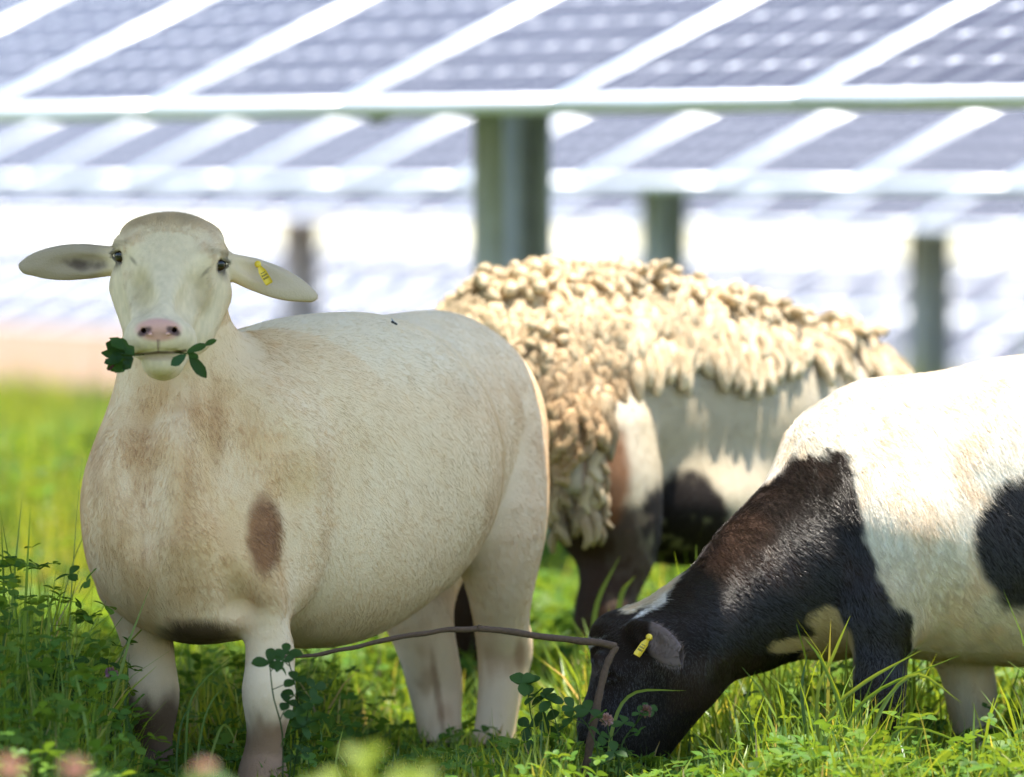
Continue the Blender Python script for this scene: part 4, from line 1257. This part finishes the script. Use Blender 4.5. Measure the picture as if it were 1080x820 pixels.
def details():
    G1, G2 = (.024, .062, .011), (.038, .090, .015)
    D = 8.47
    sprig('clover_sprig', 'crumpled dark clover leaves hanging from the sheep mouth, under its ear without a tag', [
        (P(140, 374, D + .01), P(112, 362, D), .022, (.2, -1, .35), G1), (P(140, 375, D + .01), P(108, 373, D - .006), .019, (-.1, -1, -.1), G1),
        (P(139, 377, D + .01), P(114, 390, D - .003), .021, (.2, -1, -.3), G2), (P(141, 375, D + .008), P(126, 357, D), .017, (.4, -1, .1), G2),
        (P(140, 376, D + .008), P(130, 390, D + .003), .015, (-.2, -1, -.4), G1), (P(132, 370, D - .004), P(116, 356, D - .006), .014, (.6, -1, .3), G2), (P(130, 378, D - .004), P(110, 382, D - .012), .015, (-.5, -1, .4), G1), (P(128, 380, D - .004), P(122, 394, D - .002), .012, (.5, -1, -.2), G2), (P(122, 384, D), P(113, 391, D), .004, (0, -1, 0), (.10, .03, .03))],
        [P(152, 374, 8.505), P(141, 375, D + .005), P(126, 373, D)], .45)
    sprig('clover_sprig', 'fresh green clover leaf hanging from the sheep mouth, under its yellow tagged ear', [
        (P(197, 372, D), P(217, 363, D - .01), .013, (.1, -1, .5), G2), (P(215, 365, D), P(228, 358, D), .009, (-.1, -1, .4), G2),
        (P(196, 374, D), P(181, 385, D - .012), .0145, (.2, -1, .1), (.03, .085, .030)), (P(199, 374, D), P(217, 398, D - .01), .0165, (-.1, -1, .2), G1),
        (P(198, 373, D), P(209, 377, D - .008), .011, (.3, -1, .5), G2)],
        [P(184, 372, 8.505), P(197, 373, D), P(214, 365, D)])
    # dry bent stem arching in front of the legs
    root = empty('dry_stem', tuple(P(617, 300, 8.66) * [1, 1, 0])); tag(root, 'thin brown dead stem bent at a right angle in front of the sheep', 'twig')
    top = [P(286, 694, 8.60), P(318, 692, 8.60), P(350, 688, 8.59), P(398, 677, 8.59), P(450, 668, 8.60), P(500, 663, 8.61), P(510, 664, 8.61), P(560, 670, 8.63), P(610, 677, 8.66), P(650, 682, 8.68)]
    pts = spline(top, 60); t = np.linspace(0, 1, 60)
    rad = np.interp(t, [0, .3, .62, 1], [.0022, .0036, .0046, .0058]) * (1 + .10 * np.sin(t * 57) * np.sin(t * 23))
    rad[np.abs(t - .60) < .012] *= 1.22
    v, f = tube(pts + (np.stack([noise(pts, 30, i) for i in range(3)], -1) - .5) * .004, rad, 9); a = np_mesh('branch', v, f); link('branch', a, M['twig'], root)
    pts = spline([P(650, 682, 8.68), P(640, 702, 8.67), P(632, 734, 8.66), P(624, 775, 8.655), P(618, 815, 8.65), P(612, 875, 8.65)], 40)
    rad = np.linspace(.0052, .0068, 40) * (1 + .09 * np.sin(np.arange(40) * 1.3)); rad[18:20] *= 1.2
    v, f = tube(pts, rad, 9); link('stalk', np_mesh('stalk', v, f), M['twig'], root)
    # fly on the back
    fp = P(418, 340, 9.2)
    sx, sy = pix(SAV); near = np.where(np.hypot(sx - 418, sy - 342) < 6)[0]
    fp = SAV[near[np.argmin(SAV[near, 1])]] + np.array([0, -.010, .010])
    root = empty('fly', tuple(fp)); tag(root, 'tiny black fly sitting on the back of the cream sheep', 'fly')
    b = Body(); e = nrm(np.array([.8, .3, -.45]))
    b.cone(fp - e * .003, .0022, fp + e * .003, .0018, .002).cone(fp + e * .0045, .0016, fp + e * .005, .0016, .001)
    V, Q = b.mesh(np.arange(fp[0] - .01, fp[0] + .01, .0007), np.arange(fp[1] - .01, fp[1] + .01, .0007), np.arange(fp[2] - .01, fp[2] + .01, .0007))
    link('body', np_mesh('fly_body', V, Q), M['fly'], root)
    for s in (-1, 1):
        a = Acc(); a.add(*leaflets((fp + np.array([0, -.001, .0015]))[None], (-e * 1.0 + s * np.array([.2, .5, .3]))[None], np.array([[0, -.3, 1.0]]), np.array([.007]), np.array([.003]), np.array([[.3, .3, .3]]), .1, 0)); a.build('wing', M['wing'], root)
    # individual plants
    PINK = (.42, .20, .36); PALE = (.46, .30, .30); DRY = (.22, .13, .12)
    def gp(px, d): q = P(px, 300, d); return np.array([q[0], q[1], ground_z(q[0], q[1])])
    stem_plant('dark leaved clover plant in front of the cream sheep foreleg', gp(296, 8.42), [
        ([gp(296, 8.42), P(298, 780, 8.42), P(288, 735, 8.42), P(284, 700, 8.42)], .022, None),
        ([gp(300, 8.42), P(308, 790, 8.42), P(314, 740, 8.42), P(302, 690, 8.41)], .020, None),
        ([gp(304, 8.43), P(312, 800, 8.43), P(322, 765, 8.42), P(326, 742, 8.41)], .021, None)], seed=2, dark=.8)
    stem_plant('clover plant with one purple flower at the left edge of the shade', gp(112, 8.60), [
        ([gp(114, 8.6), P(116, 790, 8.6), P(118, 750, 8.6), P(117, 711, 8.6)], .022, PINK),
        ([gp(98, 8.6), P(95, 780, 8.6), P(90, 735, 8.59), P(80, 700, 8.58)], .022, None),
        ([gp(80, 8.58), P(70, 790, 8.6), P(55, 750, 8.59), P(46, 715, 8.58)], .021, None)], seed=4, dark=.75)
    stem_plant('clover plant with a fading brownish flower before the black sheep face', gp(672, 8.62), [
        ([gp(650, 8.62), P(655, 790, 8.62), P(668, 768, 8.62), P(681, 751, 8.61)], .015, DRY),
        ([gp(640, 8.60), P(632, 800, 8.6), P(622, 770, 8.6), P(604, 748, 8.6)], .021, None),
        ([gp(662, 8.60), P(655, 810, 8.6), P(645, 785, 8.6), P(640, 760, 8.6)], .021, PALE)], seed=6)
    stem_plant('leafy clover plant between the cream sheep hind leg and the dry stem', gp(575, 8.7), [
        ([gp(572, 8.7), P(570, 790, 8.7), P(560, 755, 8.7), P(556, 722, 8.7)], .024, None),
        ([gp(590, 8.7), P(592, 800, 8.7), P(588, 770, 8.7), P(580, 740, 8.7)], .023, None)], seed=8)
    for i, (px_, d, zt, lab) in enumerate(((78, 5.6, .335, 'pale pink clover flower, out of focus low in the left corner'), (10, 5.5, .345, 'pale pink clover flower, out of focus in the extreme left corner'), (215, 5.7, .325, 'pinkish clover flower, out of focus under the cream sheep forelegs'))):
        g = gp(px_, d); tp = P(px_, 300, d); tp[2] = zt
        stem_plant(lab, g, [([g, g * .6 + tp * .4 + [.01, 0, 0], tp], .03, PALE)], 'blurred clover flowers close to the camera', seed=20 + i)
    for i, (px_, d, zt, lab) in enumerate(((385, 5.6, .345, 'tallest out of focus clover sprig at the bottom edge, below the cream belly'), (440, 5.5, .335, 'out of focus clover sprig at the bottom edge, under the cream sheep hind leg'), (345, 5.7, .312, 'out of focus clover sprig just right of the dark leaved clover plant'), (265, 5.7, .298, 'lowest out of focus clover sprig, between the cream sheep forelegs'))):
        g = gp(px_, d); tp = P(px_, 300, d); tp[2] = zt
        stem_plant(lab, g, [([g, g * .6 + tp * .4 + [-.01, 0, 0], tp], .024, None), ([g, g * .5 + tp * .5 + [.02, 0, -.02], tp + [.04, .02, -.03]], .022, None)], 'blurred clover sprigs close to the camera', seed=30 + i, dark=np.array([3.4, 2.0, 1.0]))
    B1, B2, B3 = (.11, .20, .03), (.16, .24, .04), (.06, .13, .025)
    tuft('tuft of long grass blades leaning across the foreleg of the black and white sheep', gp(890, 8.75), [
        [gp(868, 8.75), P(875, 760, 8.75), P(910, 722, 8.74), P(973, 686, 8.72)], [gp(880, 8.75), P(890, 775, 8.75), P(925, 730, 8.74), P(1012, 692, 8.7)],
        [gp(900, 8.7), P(890, 760, 8.7), P(868, 700, 8.7), P(848, 672, 8.7)], [gp(910, 8.7), P(925, 760, 8.7), P(965, 712, 8.7), P(1015, 742, 8.68)],
        [gp(860, 8.75), P(850, 770, 8.75), P(846, 725, 8.75), P(852, 690, 8.75)], [gp(930, 8.7), P(940, 780, 8.7), P(975, 770, 8.7), P(1050, 800, 8.68)],
        [gp(870, 8.75), P(862, 740, 8.75), P(880, 690, 8.73), P(897, 650, 8.7)]], (.008, .007, .006, .007, .006, .006, .006), (B2, B1, B1, B2, B3, B1, B2))
    tuft('tuft of dark grass blades in the shade at the left edge', gp(0, 8.6), [
        [gp(-20, 8.6), P(-15, 760, 8.6), P(0, 690, 8.6), P(14, 642, 8.6)], [gp(-10, 8.6), P(5, 770, 8.6), P(30, 715, 8.6), P(62, 690, 8.6)],
        [gp(10, 8.6), P(18, 760, 8.6), P(10, 700, 8.6), P(-12, 668, 8.6)], [gp(30, 8.6), P(42, 770, 8.6), P(44, 720, 8.6), P(45, 672, 8.6)], [gp(50, 8.6), P(60, 760, 8.6), P(62, 715, 8.6), P(48, 672, 8.6)],
        [gp(130, 8.6), P(140, 790, 8.6), P(132, 745, 8.6), P(136, 690, 8.6)]], (.007, .007, .006, .006, .006, .005), (B3, B3, B1, B3, B1, B3))
    tuft('tuft of fine grass blades bending between the forelegs of the cream sheep', gp(200, 8.6), [
        [gp(196, 8.6), P(196, 790, 8.6), P(205, 730, 8.6), P(258, 682, 8.6)], [gp(205, 8.6), P(208, 800, 8.6), P(218, 750, 8.6), P(240, 718, 8.6)], [gp(188, 8.6), P(186, 800, 8.6), P(192, 760, 8.6), P(205, 742, 8.6)],
        [gp(215, 8.6), P(222, 800, 8.6), P(236, 765, 8.6), P(252, 790, 8.6)]], (.004, .004, .004, .005), (B1, B1, B3, B2))
    tuft('two bright grass blades rising in front of the dark hind leg of the woolly sheep', gp(635, 9.9), [
        [gp(640, 9.9), P(628, 700, 9.9), P(629, 640, 9.9), P(654, 587, 9.9)], [gp(655, 9.9), P(652, 680, 9.9), P(655, 630, 9.9), P(670, 608, 9.9)], [gp(600, 9.9), P(612, 690, 9.9), P(640, 662, 9.9), P(664, 652, 9.9)]], (.010, .011, .012), (B2, B2, B2))
    tuft('single arched grass blade curling over the black sheep cheek', gp(650, 8.7), [[gp(640, 8.7), P(646, 770, 8.7), P(668, 732, 8.7), P(724, 729, 8.68)]], (.006,), (B2,), 'arched_grass')
pasture()
details()
# ------------------------------------------------------------------ ground
def build_ground():
    xs = np.concatenate([-np.geomspace(900, 30, 12), np.linspace(-28, 28, 113), np.geomspace(30, 900, 12)])
    ys = np.concatenate([[-300, -60, -20], np.linspace(-8, 48, 225), np.geomspace(49, 4000, 40)])
    X, Y = np.meshgrid(xs, ys, indexing='ij')
    V = np.stack([X, Y, ground_z(X, Y)], -1).reshape(-1, 3)
    n, m = len(xs), len(ys)
    i, j = np.meshgrid(np.arange(n - 1), np.arange(m - 1), indexing='ij'); a = (i * m + j).ravel()
    q = np.stack([a, a + m, a + m + 1, a + 1], -1)
    V[:, 2] -= .5 * sstep(42, 58, V[:, 1])
    tag(link('ground', np_mesh('ground', V, q), M['soil']), kind='structure')
build_ground()

# ------------------------------------------------------------------ camera, light
cd = bpy.data.cameras.new('camera'); cam = bpy.data.objects.new('camera', cd); COL.objects.link(cam)
cam.location = (0, 0, CAM_H)
cam.rotation_euler = (R(90) - math.atan((410 - HORIZON) / F), 0, 0)
cd.lens = 200; cd.sensor_width = 36; cd.sensor_fit = 'HORIZONTAL'
cd.clip_start = .1; cd.clip_end = 6000
cd.dof.use_dof = True; cd.dof.focus_distance = 8.78; cd.dof.aperture_fstop = FSTOP if 'FSTOP' in globals() else 3.2
scene.camera = cam

sd = bpy.data.lights.new('sun', 'SUN'); so = bpy.data.objects.new('sun', sd); COL.objects.link(so)
sd.energy = 4.6; sd.angle = R(.53); sd.color = (1, .95, .86)
from mathutils import Vector
so.rotation_euler = Vector(-SUN).to_track_quat('-Z', 'Y').to_euler()
so.location = tuple(SUN * 30)
w = bpy.data.worlds.new('World'); scene.world = w; w.use_nodes = True
nt = w.node_tree; bg = nt.nodes['Background']
sky = nt.nodes.new('ShaderNodeTexSky'); sky.sky_type = 'NISHITA'; sky.sun_disc = False
sky.sun_elevation = math.asin(SUN[2]); sky.sun_rotation = math.atan2(SUN[0], SUN[1])
sky.dust_density = 0.6; sky.air_density = 1.0; sky.altitude = 200
nt.links.new(sky.outputs[0], bg.inputs[0]); bg.inputs[1].default_value = .13

scene.view_settings.view_transform = 'Standard'; scene.view_settings.look = 'None'
scene.view_settings.exposure = 1.72; scene.view_settings.gamma = 1
scene.view_settings.use_curve_mapping = False
scene.render.engine = 'CYCLES'
c = scene.cycles
c.use_denoising = True
try: c.denoiser = 'OPENIMAGEDENOISE'
except Exception: pass
c.use_adaptive_sampling = True; c.adaptive_threshold = .015
c.max_bounces = 7; c.diffuse_bounces = 4; c.transmission_bounces = 4; c.transparent_max_bounces = 6
c.sample_clamp_indirect = 8
scene.render.film_transparent = False
